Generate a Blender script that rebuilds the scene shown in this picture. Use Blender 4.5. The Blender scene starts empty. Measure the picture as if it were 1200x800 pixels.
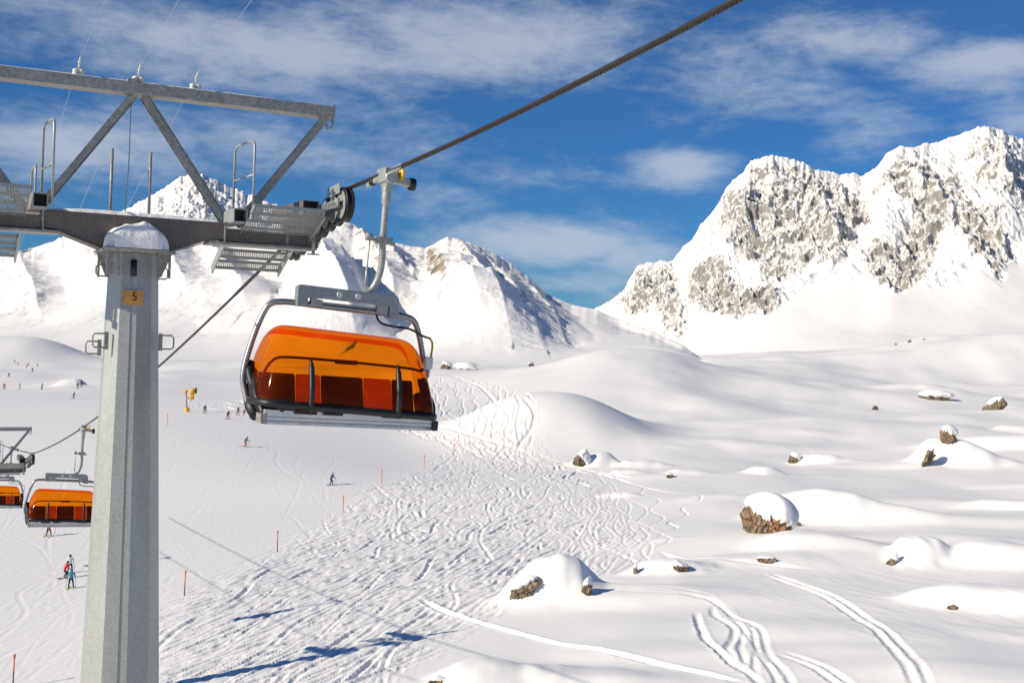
import bpy, math, random
import numpy as np
from mathutils import Vector, Matrix

random.seed(7)
rng = np.random.default_rng(11)
S = bpy.context.scene
COL = S.collection

# ------------------------------------------------------------------ camera
F = 1400.0                                   # focal length in pixels of a 1200 px wide picture
ROLL = math.radians(1.9)
cR, sR = math.cos(ROLL), math.sin(ROLL)


def un(px, py):
    """direction of a picture point as (tangent right, tangent up), roll removed"""
    u, v = px - 600.0, 400.0 - py
    return (u * cR - v * sR) / F, (u * sR + v * cR) / F


cam = bpy.data.cameras.new('camera')
cam.sensor_width = 36.0
cam.lens = F / 1200.0 * 36.0
cam.clip_start = 0.1
cam.clip_end = 20000
camo = bpy.data.objects.new('camera', cam)
COL.objects.link(camo)
camo.matrix_world = Matrix.Rotation(math.radians(90), 4, 'X') @ Matrix.Rotation(ROLL, 4, 'Z')
S.camera = camo

# ------------------------------------------------------------------ numpy noise
_perm = rng.permutation(512).astype(np.int64)
_g2 = np.stack([np.cos(np.arange(64) * math.tau / 64), np.sin(np.arange(64) * math.tau / 64)], 1)


def perlin(x, y, seed=0):
    xi = np.floor(x).astype(np.int64); yi = np.floor(y).astype(np.int64)
    xf = x - xi; yf = y - yi
    xi = xi + seed * 57; yi = yi + seed * 131
    def gr(ix, iy, fx, fy):
        h = _perm[(_perm[ix & 511] + iy) & 511] & 63
        return _g2[h, 0] * fx + _g2[h, 1] * fy
    u = xf * xf * xf * (xf * (xf * 6 - 15) + 10); v = yf * yf * yf * (yf * (yf * 6 - 15) + 10)
    a = gr(xi, yi, xf, yf); b = gr(xi + 1, yi, xf - 1, yf)
    c = gr(xi, yi + 1, xf, yf - 1); d = gr(xi + 1, yi + 1, xf - 1, yf - 1)
    return (a + (b - a) * u) * (1 - v) + (c + (d - c) * u) * v


def fbm(x, y, oct=4, seed=0, gain=.5):
    r = 0; a = 1.0; f = 1.0
    for o in range(oct):
        r = r + a * perlin(x * f, y * f, seed + o)
        a *= gain; f *= 2.03
    return r


def ridged(x, y, oct=4, seed=0, gain=.5):
    r = 0; a = 1.0; f = 1.0; t = 0
    for o in range(oct):
        n = 1 - np.abs(perlin(x * f, y * f, seed + o)) * 2
        r = r + a * n * n; t += a
        a *= gain; f *= 2.07
    return r / t


def sstep(a, b, x):
    t = np.clip((x - a) / (b - a), 0, 1)
    return t * t * (3 - 2 * t)


# ------------------------------------------------------------------ materials
def new_mat(name):
    m = bpy.data.materials.new(name); m.use_nodes = True
    nt = m.node_tree
    return m, nt, nt.nodes['Principled BSDF']


def N(nt, typ, **kw):
    n = nt.nodes.new(typ)
    for k, v in kw.items():
        if k.startswith('i_'):
            n.inputs[k[2:]].default_value = v
        else:
            setattr(n, k, v)
    return n


def ramp(nt, stops):
    r = nt.nodes.new('ShaderNodeValToRGB')
    el = r.color_ramp.elements
    while len(el) < len(stops): el.new(.5)
    for e, (p, c) in zip(el, stops):
        e.position = p; e.color = (*c, 1) if len(c) == 3 else c
    return r


def simple(name, col, rough=.5, metal=0.0, var=.25, scale=6.0, bump=0.0, bscale=40.0):
    """painted or metal surface with a mottled tone"""
    m, nt, b = new_mat(name)
    tc = N(nt, 'ShaderNodeTexCoord')
    nz = N(nt, 'ShaderNodeTexNoise'); nz.inputs['Scale'].default_value = scale; nz.inputs['Detail'].default_value = 6
    nt.links.new(tc.outputs['Object'], nz.inputs['Vector'])
    r = ramp(nt, [(.3, [c * (1 - var) for c in col]), (.7, [min(1, c * (1 + var)) for c in col])])
    nt.links.new(nz.outputs['Fac'], r.inputs['Fac'])
    nt.links.new(r.outputs['Color'], b.inputs['Base Color'])
    b.inputs['Roughness'].default_value = rough; b.inputs['Metallic'].default_value = metal
    if bump:
        n2 = N(nt, 'ShaderNodeTexNoise'); n2.inputs['Scale'].default_value = bscale; n2.inputs['Detail'].default_value = 4
        bp = N(nt, 'ShaderNodeBump'); bp.inputs['Strength'].default_value = bump; bp.inputs['Distance'].default_value = .02
        nt.links.new(tc.outputs['Object'], n2.inputs['Vector'])
        nt.links.new(n2.outputs['Fac'], bp.inputs['Height']); nt.links.new(bp.outputs['Normal'], b.inputs['Normal'])
    return m


def galvanised(name, lo, hi, scale=22.0, metal=.35, rough=.45):
    m, nt, b = new_mat(name)
    tc = N(nt, 'ShaderNodeTexCoord')
    vo = N(nt, 'ShaderNodeTexVoronoi'); vo.inputs['Scale'].default_value = scale
    nz = N(nt, 'ShaderNodeTexNoise'); nz.inputs['Scale'].default_value = 3.0; nz.inputs['Detail'].default_value = 8
    mp = N(nt, 'ShaderNodeMapping'); mp.inputs['Scale'].default_value = (1, 1, .22)
    nt.links.new(tc.outputs['Object'], vo.inputs['Vector'])
    nt.links.new(tc.outputs['Object'], mp.inputs['Vector']); nt.links.new(mp.outputs['Vector'], nz.inputs['Vector'])
    mx = N(nt, 'ShaderNodeMix', data_type='RGBA'); mx.inputs[0].default_value = .62
    sep = N(nt, 'ShaderNodeSeparateColor')
    nt.links.new(vo.outputs['Color'], sep.inputs[0])
    cb = N(nt, 'ShaderNodeCombineColor')
    for i in range(3): nt.links.new(sep.outputs[0], cb.inputs[i])
    nt.links.new(cb.outputs[0], mx.inputs[6]); nt.links.new(nz.outputs['Fac'], mx.inputs[7])
    r = ramp(nt, [(.25, lo), (.75, hi)])
    nt.links.new(mx.outputs[2], r.inputs['Fac'])
    nt.links.new(r.outputs['Color'], b.inputs['Base Color'])
    b.inputs['Metallic'].default_value = metal; b.inputs['Roughness'].default_value = rough
    return m


def snow_mat(name, bump=.16, scales=(1.1, 9.0), rock=False):
    m, nt, b = new_mat(name)
    tc = N(nt, 'ShaderNodeTexCoord')
    b.inputs['Base Color'].default_value = (.92, .906, .872, 1)
    b.inputs['Roughness'].default_value = .62
    b.inputs['Specular IOR Level'].default_value = .25
    n1 = N(nt, 'ShaderNodeTexNoise'); n1.inputs['Scale'].default_value = scales[0]; n1.inputs['Detail'].default_value = 5
    n2 = N(nt, 'ShaderNodeTexNoise'); n2.inputs['Scale'].default_value = scales[1]; n2.inputs['Detail'].default_value = 3
    nt.links.new(tc.outputs['Object'], n1.inputs['Vector']); nt.links.new(tc.outputs['Object'], n2.inputs['Vector'])
    ad = N(nt, 'ShaderNodeMath', operation='MULTIPLY_ADD'); ad.inputs[1].default_value = .25
    nt.links.new(n2.outputs['Fac'], ad.inputs[0]); nt.links.new(n1.outputs['Fac'], ad.inputs[2])
    bp = N(nt, 'ShaderNodeBump'); bp.inputs['Strength'].default_value = bump; bp.inputs['Distance'].default_value = .12
    nt.links.new(ad.outputs[0], bp.inputs['Height']); nt.links.new(bp.outputs['Normal'], b.inputs['Normal'])
    return m


def mountain_mat(name, scale, cols, cover=.5):
    """snow over rock: rock shows where the mesh carries the 'rock' attribute, broken up by snow lying in the cracks and on the flatter ledges"""
    m, nt, b = new_mat(name)
    L = nt.links
    tc = N(nt, 'ShaderNodeTexCoord')
    at = N(nt, 'ShaderNodeAttribute'); at.attribute_name = 'rock'
    mp = N(nt, 'ShaderNodeMapping'); mp.inputs['Scale'].default_value = (1, 1, .55)
    mp.inputs['Rotation'].default_value = (0, .5, .3)
    L.new(tc.outputs['Object'], mp.inputs['Vector'])
    n1 = N(nt, 'ShaderNodeTexNoise'); n1.inputs['Scale'].default_value = scale; n1.inputs['Detail'].default_value = 10; n1.inputs['Roughness'].default_value = .76
    n2 = N(nt, 'ShaderNodeTexNoise'); n2.inputs['Scale'].default_value = scale * .16; n2.inputs['Detail'].default_value = 6; n2.inputs['Roughness'].default_value = .6
    n3 = N(nt, 'ShaderNodeTexNoise'); n3.inputs['Scale'].default_value = scale * .5; n3.inputs['Detail'].default_value = 7
    for n in (n1, n2, n3): L.new(mp.outputs['Vector'], n.inputs['Vector'])
    geo = N(nt, 'ShaderNodeNewGeometry')
    sx = N(nt, 'ShaderNodeSeparateXYZ'); L.new(geo.outputs['Normal'], sx.inputs[0])
    # value = rock + .9*(n1-.5) + .7*(n2-.5) + .5*(.62-nz)
    def ma(a, k, c):
        q = N(nt, 'ShaderNodeMath', operation='MULTIPLY_ADD')
        if hasattr(a, 'links'): L.new(a, q.inputs[0])
        q.inputs[1].default_value = k
        if hasattr(c, 'links'): L.new(c, q.inputs[2])
        else: q.inputs[2].default_value = c
        return q.outputs[0]
    v = ma(at.outputs['Fac'], 1.0, -1.40)
    v = ma(n1.outputs['Fac'], 2.3, v)
    v = ma(n2.outputs['Fac'], 1.1, v)
    v = ma(sx.outputs['Z'], -1.0, v)
    r = N(nt, 'ShaderNodeMapRange', interpolation_type='SMOOTHSTEP')
    r.inputs['From Min'].default_value = cover - .04; r.inputs['From Max'].default_value = cover + .10
    L.new(v, r.inputs['Value'])
    gate = N(nt, 'ShaderNodeMapRange'); gate.inputs['From Min'].default_value = .08; gate.inputs['From Max'].default_value = .3
    L.new(at.outputs['Fac'], gate.inputs['Value'])
    mul = N(nt, 'ShaderNodeMath', operation='MULTIPLY'); L.new(r.outputs[0], mul.inputs[0]); L.new(gate.outputs[0], mul.inputs[1])
    cr = ramp(nt, [(.3, cols[0]), (.5, cols[1]), (.68, cols[2])])
    L.new(n3.outputs['Fac'], cr.inputs['Fac'])
    mx = N(nt, 'ShaderNodeMix', data_type='RGBA')
    L.new(mul.outputs[0], mx.inputs[0]); mx.inputs[6].default_value = (.92, .906, .872, 1); L.new(cr.outputs['Color'], mx.inputs[7])
    L.new(mx.outputs[2], b.inputs['Base Color'])
    b.inputs['Roughness'].default_value = .75; b.inputs['Specular IOR Level'].default_value = .2
    bp = N(nt, 'ShaderNodeBump'); bp.inputs['Distance'].default_value = 3.5
    bm_ = ma(at.outputs['Fac'], .95, .06); L.new(bm_, bp.inputs['Strength'])
    L.new(n1.outputs['Fac'], bp.inputs['Height']); L.new(bp.outputs['Normal'], b.inputs['Normal'])
    return m


M = {}
M['snow'] = snow_mat('snow')
M['cap_snow'] = snow_mat('cap_snow', .35, (5.0, 30.0))
M['left_rock'] = mountain_mat('mountain_left', .16, [(.13, .11, .09), (.30, .24, .17), (.40, .35, .28)], .26)
M['right_rock'] = mountain_mat('mountain_right', .25, [(.22, .215, .20), (.34, .32, .285), (.48, .44, .38)], .72)
M['peak_rock'] = mountain_mat('mountain_peak', .06, [(.09, .085, .08), (.2, .18, .16), (.3, .26, .22)], .50)
M['galv'] = galvanised('galvanised_steel', (.33, .345, .32), (.44, .452, .42), 34)
M['galv_dark'] = galvanised('dull_galvanised', (.23, .225, .20), (.42, .41, .37), 26, .25, .5)
M['steel_brown'] = galvanised('weathered_steel', (.11, .092, .075), (.22, .19, .16), 70, .2, .6)
M['plate_snow'] = M['cap_snow']
M['chair_tube'] = galvanised('chair_tube', (.28, .28, .27), (.42, .42, .41), 30, .7, .34)
M['hanger'] = galvanised('grey_galvanised', (.26, .275, .27), (.36, .375, .365), 30, .35, .45)
M['alu'] = galvanised('aluminium', (.58, .59, .58), (.72, .73, .72), 40, .55, .35)
M['rope'] = simple('wire_rope', (.055, .05, .048), .55, .6, .4, 60)
M['wire'] = simple('thin_wire', (.5, .51, .52), .45, .3, .1)
M['black'] = simple('black_rubber', (.012, .012, .013), .45, 0, .5, 9, .2, 60)
M['yellow'] = simple('yellow_paint', (.75, .42, .02), .45, 0, .15)
M['plate'] = simple('orange_plate', (.62, .30, .055), .5, 0, .22, 3)
M['ink'] = simple('black_ink', (.01, .01, .01), .5, 0, .1)
M['pole'] = simple('orange_pole', (.75, .16, .05), .5, 0, .1)
M['poledark'] = simple('dark_pole', (.05, .035, .03), .6, 0, .1)
M['pad_black'] = simple('black_upholstery', (.018, .014, .012), .6, 0, .3, 12)
M['gap_panel'] = simple('gap_tint_plain', (.80, .30, .16), .6, 0, .2, 12)  # colour for light between the seat backs, replaced below
def gap_mat():  # orange light seen through the seat back gaps, put into a panel colour
    m, nt, b = new_mat('gap_tint')
    b.inputs['Base Color'].default_value = (.8, .22, .08, 1); b.inputs['Roughness'].default_value = .7
    tr = N(nt, 'ShaderNodeBsdfTransparent'); tr.inputs['Color'].default_value = (.85, .42, .3, 1)
    mx = N(nt, 'ShaderNodeMixShader'); mx.inputs[0].default_value = .62
    nt.links.new(b.outputs[0], mx.inputs[1]); nt.links.new(tr.outputs[0], mx.inputs[2]); nt.links.new(mx.outputs[0], nt.nodes['Material Output'].inputs['Surface'])
    return m


M['gap_panel'] = gap_mat()
M['white_insul'] = simple('porcelain', (.72, .70, .62), .3, 0, .12)
M['skin'] = simple('skin', (.48, .28, .20), .5, 0, .05)


def rock_mat(lichen=.5, name='lichen_rock'):
    m, nt, b = new_mat(name)
    L = nt.links
    tc = N(nt, 'ShaderNodeTexCoord')
    n1 = N(nt, 'ShaderNodeTexNoise'); n1.inputs['Scale'].default_value = 1.6; n1.inputs['Detail'].default_value = 9; n1.inputs['Roughness'].default_value = .65
    n2 = N(nt, 'ShaderNodeTexNoise'); n2.inputs['Scale'].default_value = .9; n2.inputs['Detail'].default_value = 5
    vo = N(nt, 'ShaderNodeTexVoronoi', feature='DISTANCE_TO_EDGE'); vo.inputs['Scale'].default_value = 1.5
    for n in (n1, n2): L.new(tc.outputs['Object'], n.inputs['Vector'])
    ds = N(nt, 'ShaderNodeMix', data_type='VECTOR'); ds.inputs[0].default_value = .35
    L.new(tc.outputs['Object'], ds.inputs[4]); L.new(n1.outputs['Color'], ds.inputs[5]); L.new(ds.outputs[1], vo.inputs['Vector'])
    r1 = ramp(nt, [(.28, (.035, .028, .02)), (.45, (.17, .135, .085)), (.6, (.30, .25, .18)), (.75, (.42, .40, .35))])
    r2 = ramp(nt, [(.42, (.20, .17, .12)), (.58, (.42, .18, .055))])
    L.new(n1.outputs['Fac'], r1.inputs['Fac']); L.new(n2.outputs['Fac'], r2.inputs['Fac'])
    mx = N(nt, 'ShaderNodeMix', data_type='RGBA'); mx.inputs[0].default_value = lichen
    L.new(r1.outputs['Color'], mx.inputs[6]); L.new(r2.outputs['Color'], mx.inputs[7])
    cr = ramp(nt, [(.0, (.18, .16, .14)), (.09, (1, 1, 1))]); L.new(vo.outputs['Distance'], cr.inputs['Fac'])
    m2 = N(nt, 'ShaderNodeMix', data_type='RGBA', blend_type='MULTIPLY'); m2.inputs[0].default_value = 1
    L.new(mx.outputs[2], m2.inputs[6]); L.new(cr.outputs['Color'], m2.inputs[7])
    L.new(m2.outputs[2], b.inputs['Base Color']); b.inputs['Roughness'].default_value = .8
    bp = N(nt, 'ShaderNodeBump'); bp.inputs['Strength'].default_value = .8; bp.inputs['Distance'].default_value = .15
    L.new(n1.outputs['Fac'], bp.inputs['Height']); L.new(bp.outputs['Normal'], b.inputs['Normal'])
    return m


M['rock'] = rock_mat()
M['rock_grey'] = rock_mat(.16, 'grey_brown_rock')


def bubble_mat():
    m, nt, b = new_mat('orange_bubble')
    L = nt.links
    out = nt.nodes['Material Output']
    tc = N(nt, 'ShaderNodeTexCoord')
    nz = N(nt, 'ShaderNodeTexNoise'); nz.inputs['Scale'].default_value = 1.7; nz.inputs['Detail'].default_value = 4
    L.new(tc.outputs['Object'], nz.inputs['Vector'])
    rr = ramp(nt, [(.35, (.05, .05, .05)), (.75, (.16, .16, .16))]); L.new(nz.outputs['Fac'], rr.inputs['Fac'])
    L.new(rr.outputs['Color'], b.inputs['Roughness'])
    b.inputs['Base Color'].default_value = (.9, .10, .012, 1)
    b.inputs['Specular IOR Level'].default_value = .45
    tr = N(nt, 'ShaderNodeBsdfTransparent'); tr.inputs['Color'].default_value = (1, .255, .004, 1)
    tl = N(nt, 'ShaderNodeBsdfTranslucent'); tl.inputs['Color'].default_value = (1, .30, .004, 1)
    s1 = N(nt, 'ShaderNodeMixShader'); s1.inputs[0].default_value = .4
    L.new(b.outputs[0], s1.inputs[1]); L.new(tl.outputs[0], s1.inputs[2])
    s2 = N(nt, 'ShaderNodeMixShader'); s2.inputs[0].default_value = .87
    L.new(s1.outputs[0], s2.inputs[1]); L.new(tr.outputs[0], s2.inputs[2])
    gl = N(nt, 'ShaderNodeBsdfGlossy'); gl.inputs['Roughness'].default_value = .09; gl.inputs['Color'].default_value = (1, .8, .6, 1)
    lw = N(nt, 'ShaderNodeFresnel'); lw.inputs['IOR'].default_value = 1.16
    s3 = N(nt, 'ShaderNodeMixShader'); L.new(lw.outputs[0], s3.inputs[0]); L.new(s2.outputs[0], s3.inputs[1]); L.new(gl.outputs[0], s3.inputs[2])
    L.new(s3.outputs[0], out.inputs['Surface'])
    return m


M['bubble'] = bubble_mat()


# ------------------------------------------------------------------ mesh helpers
class MB:
    def __init__(s): s.v = []; s.f = []; s.sm = []

    def add(s, vs, fs, smooth=False):
        o = len(s.v); s.v += [tuple(q) for q in vs]
        for q in fs: s.f.append([o + i for i in q]); s.sm.append(smooth)

    def hexa(s, p):
        s.add(p, [(0, 3, 2, 1), (4, 5, 6, 7), (0, 1, 5, 4), (1, 2, 6, 5), (2, 3, 7, 6), (3, 0, 4, 7)])

    def box(s, x0, x1, y0, y1, z0, z1):
        s.hexa([(x0, y0, z0), (x1, y0, z0), (x1, y1, z0), (x0, y1, z0), (x0, y0, z1), (x1, y0, z1), (x1, y1, z1), (x0, y1, z1)])

    def bar(s, a, b, w, h, up=(0, 0, 1)):
        """box section bar from a to b"""
        a = Vector(a); b = Vector(b); d = (b - a).normalized(); up = Vector(up)
        r = d.cross(up)
        if r.length < 1e-4: r = d.cross(Vector((0, 1, 0)))
        r.normalize(); u = r.cross(d)
        r *= w / 2; u *= h / 2
        s.hexa([a - r - u, a + r - u, a + r + u, a - r + u, b - r - u, b + r - u, b + r + u, b - r + u])

    def channel(s, a, b, w, h, t=.012, up=(0, 0, 1), side=1):
        """open U section: web plus two flanges"""
        a = Vector(a); b = Vector(b); d = (b - a).normalized(); up = Vector(up)
        r = d.cross(up).normalized(); u = r.cross(d)
        s.bar(a + r * side * w / 2, b + r * side * w / 2, t, h, up)
        for k in (1, -1):
            s.bar(a + u * k * (h / 2 - t / 2) - r * side * t, b + u * k * (h / 2 - t / 2) - r * side * t, w - t, t, up)

    def tube(s, pts, r, seg=10, closed=False, caps=True):
        pts = [Vector(p) for p in pts]; n = len(pts)
        rr = r if hasattr(r, '__len__') else [r] * n
        vs = []; prev = None
        for i, p in enumerate(pts):
            if closed: d = pts[(i + 1) % n] - pts[i - 1]
            else: d = pts[min(i + 1, n - 1)] - pts[max(i - 1, 0)]
            d.normalize()
            if prev is None:
                a = d.cross(Vector((0, 0, 1)))
                if a.length < .05: a = d.cross(Vector((0, 1, 0)))
            else: a = prev - d * prev.dot(d)
            a.normalize(); prev = a; b = d.cross(a)
            for k in range(seg):
                t = math.tau * k / seg
                vs.append(p + (a * math.cos(t) + b * math.sin(t)) * rr[i])
        fs = []
        for i in range(n if closed else n - 1):
            j = (i + 1) % n
            for k in range(seg):
                k2 = (k + 1) % seg
                fs.append((i * seg + k, i * seg + k2, j * seg + k2, j * seg + k))
        s.add(vs, fs, True)
        if caps and not closed:
            s.f.append([len(s.v) - n * seg + k for k in range(seg)][::-1]); s.sm.append(False)
            s.f.append([len(s.v) - seg + k for k in range(seg)]); s.sm.append(False)

    def lathe(s, prof, c, axis='z', seg=16, smooth=True):
        vs = []
        for (r, h) in prof:
            for k in range(seg):
                t = math.tau * k / seg; x, y = r * math.cos(t), r * math.sin(t)
                q = {'z': (x, y, h), 'x': (h, x, y), 'y': (y, h, x)}[axis]
                vs.append((q[0] + c[0], q[1] + c[1], q[2] + c[2]))
        n = len(prof); fs = []
        for i in range(n - 1):
            for k in range(seg):
                k2 = (k + 1) % seg
                fs.append((i * seg + k, i * seg + k2, (i + 1) * seg + k2, (i + 1) * seg + k))
        fs.append([k for k in range(seg)][::-1]); fs.append([(n - 1) * seg + k for k in range(seg)])
        s.add(vs, fs, False)
        if smooth:
            for i in range(len(fs) - 2): s.sm[-len(fs) + i] = True

    def prism(s, poly, y0, y1):
        """polygon in (x,z) extruded along y"""
        n = len(poly)
        vs = [(x, y0, z) for x, z in poly] + [(x, y1, z) for x, z in poly]
        fs = [list(range(n)), list(range(n, 2 * n))[::-1]] + [(i, i + n, (i + 1) % n + n, (i + 1) % n) for i in range(n)]
        s.add(vs, fs)

    def build(s, name, mat, parent=None, loc=None, bevel=0.0):
        me = bpy.data.meshes.new(name)
        me.from_pydata(s.v, [], s.f)
        me.polygons.foreach_set('use_smooth', s.sm)
        me.materials.append(mat)
        me.validate(); me.update()
        o = bpy.data.objects.new(name, me); COL.objects.link(o)
        if parent is not None: o.parent = parent
        if loc is not None: o.location = loc
        if bevel:
            bv = o.modifiers.new('bevel', 'BEVEL'); bv.width = bevel; bv.segments = 2; bv.limit_method = 'ANGLE'
        return o


def tag(o, label=None, cat=None, group=None, kind=None):
    if label: o['label'] = label
    if cat: o['category'] = cat
    if group: o['group'] = group
    if kind: o['kind'] = kind
    return o


def empty(name, loc, rz=0.0, ry=0.0):
    e = bpy.data.objects.new(name, None); COL.objects.link(e)
    e.empty_display_size = .2
    e.location = loc; e.rotation_euler = (0, ry, rz)
    return e


def copy_tree(o, parent=None):
    c = o.copy(); COL.objects.link(c)
    if parent is not None: c.parent = parent
    for ch in list(o.children): copy_tree(ch, c)
    return c


def grid_mesh(name, X, Y, Z, mat, attr=None, wrap=False):
    nr, nc = X.shape
    co = np.stack([X, Y, Z], -1).reshape(-1, 3).astype(np.float32)
    idx = np.arange(nr * nc, dtype=np.int32).reshape(nr, nc)
    if wrap: idx = np.concatenate([idx, idx[:, :1]], 1)
    q = np.stack([idx[:-1, :-1], idx[:-1, 1:], idx[1:, 1:], idx[1:, :-1]], -1).reshape(-1, 4)
    me = bpy.data.meshes.new(name)
    me.vertices.add(len(co)); me.vertices.foreach_set('co', co.ravel())
    me.loops.add(q.size); me.loops.foreach_set('vertex_index', q.ravel())
    me.polygons.add(len(q))
    me.polygons.foreach_set('loop_start', np.arange(0, q.size, 4, dtype=np.int32))
    me.polygons.foreach_set('use_smooth', np.ones(len(q), dtype=bool))
    me.update(calc_edges=True)
    if attr is not None:
        a = me.attributes.new('rock', 'FLOAT', 'POINT'); a.data.foreach_set('value', attr.ravel().astype(np.float32))
    me.materials.append(mat)
    o = bpy.data.objects.new(name, me); COL.objects.link(o)
    return o


# ------------------------------------------------------------------ the snow field
def cp(px, py, z=None, d=None):
    a, e = un(px, py)
    if d is None: d = z / e
    return (a * d, d, e * d)


ctrl = [cp(0, 800, -22.5), cp(300, 800, -20.5), cp(600, 800, -18.8), cp(900, 800, -17.8), cp(1200, 800, -16.8),
        cp(216, 697, -21.6), cp(85, 688, -22.7), cp(325, 645, -21.6), cp(402, 600, -21), cp(497, 548, -20), cp(537, 521, -19),
        cp(288, 523, -18), cp(388, 567, -19.5), cp(240, 484, -17), cp(50, 455, d=350), cp(45, 432, d=560), cp(95, 453, d=360),
        cp(0, 600, -22), cp(0, 520, -19), cp(200, 440, d=430), cp(350, 440, d=450), cp(0, 425, d=640), cp(300, 425, d=640), cp(450, 423, d=640),
        cp(700, 560, -18.8), cp(800, 600, -18.5), cp(900, 620, -18.2), cp(1100, 640, -17), cp(1200, 640, -16.5),
        cp(700, 690, -18.6), cp(600, 600, -20), cp(600, 545, -19.5), cp(1000, 720, -17.6),
        cp(1100, 545, -16.5), cp(900, 560, -18), cp(1000, 500, -15.5), cp(1200, 500, -13.5), cp(1200, 560, -15.5),
        cp(740, 436, d=430), cp(620, 431, d=470), cp(500, 433, d=520), cp(740, 485, d=290), cp(800, 505, d=245),
        cp(690, 460, d=350), cp(560, 455, d=380), cp(830, 470, d=300), cp(880, 483, d=300), cp(950, 470, d=350),
        cp(1000, 440, d=430), cp(1100, 420, d=520), cp(1200, 398, d=620), cp(1000, 418, d=600), cp(900, 427, d=600), cp(830, 429, d=600),
        cp(1100, 465, d=345), cp(1200, 450, d=390), cp(700, 428, d=640), cp(600, 427, d=640)]
ctrl += [(-60, 20, -21.5), (0, 10, -18.5), (60, 20, -16.5), (-220, 60, -20), (-420, 300, -16), (-500, 650, -14),
         (160, 60, -13), (330, 250, -5), (480, 550, 12), (0, -150, -16), (-200, -100, -18), (200, -100, -12), (450, 900, 20), (-500, 950, -12), (0, 900, -12),
         (250, 900, 2)]
ctrl = np.array(ctrl)
_sc = 100.0


def _U(r2): return np.where(r2 > 1e-12, r2 * np.log(np.maximum(r2, 1e-12)), 0)


def tps_fit(p, lam=.02):
    xy = p[:, :2] / _sc; n = len(p)
    d = xy[:, None] - xy[None]
    K = _U((d ** 2).sum(-1)) + lam * np.eye(n)
    P = np.concatenate([np.ones((n, 1)), xy], 1)
    A = np.zeros((n + 3, n + 3)); A[:n, :n] = K; A[:n, n:] = P; A[n:, :n] = P.T
    return np.linalg.solve(A, np.concatenate([p[:, 2], np.zeros(3)])), xy


_w, _xy = tps_fit(ctrl)


def base_z(x, y):
    sh = np.shape(x)
    x = np.ravel(np.asarray(x, float)); y = np.ravel(np.asarray(y, float))
    # beyond the mapped ground hold the edge value
    r = np.maximum(np.hypot(x, y), 1e-6); k = np.minimum(1, 900 / r)
    X, Yy = x * k / _sc, y * k / _sc
    Yy = np.maximum(Yy, -1.5)
    out = _w[-3] + _w[-2] * X + _w[-1] * Yy
    for i in range(len(_xy)):
        out = out + _w[i] * _U((X - _xy[i, 0]) ** 2 + (Yy - _xy[i, 1]) ** 2)
    return out.reshape(sh)


def ground_base(px, py, fn=None):
    fn = fn or base_z
    a, e = un(px, py)
    d = np.concatenate([np.linspace(45, 300, 1400), np.linspace(301, 900, 900)])
    z = fn(a * d, d)
    hit = np.nonzero(z >= e * d)[0]
    i = hit[0] if len(hit) else len(d) - 1
    if 0 < i < len(d) and len(hit):
        g0 = z[i - 1] - e * d[i - 1]; g1 = z[i] - e * d[i]
        t = -g0 / (g1 - g0 + 1e-9); dd = d[i - 1] + t * (d[i] - d[i - 1])
    else: dd = d[i]
    return a * dd, dd


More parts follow.
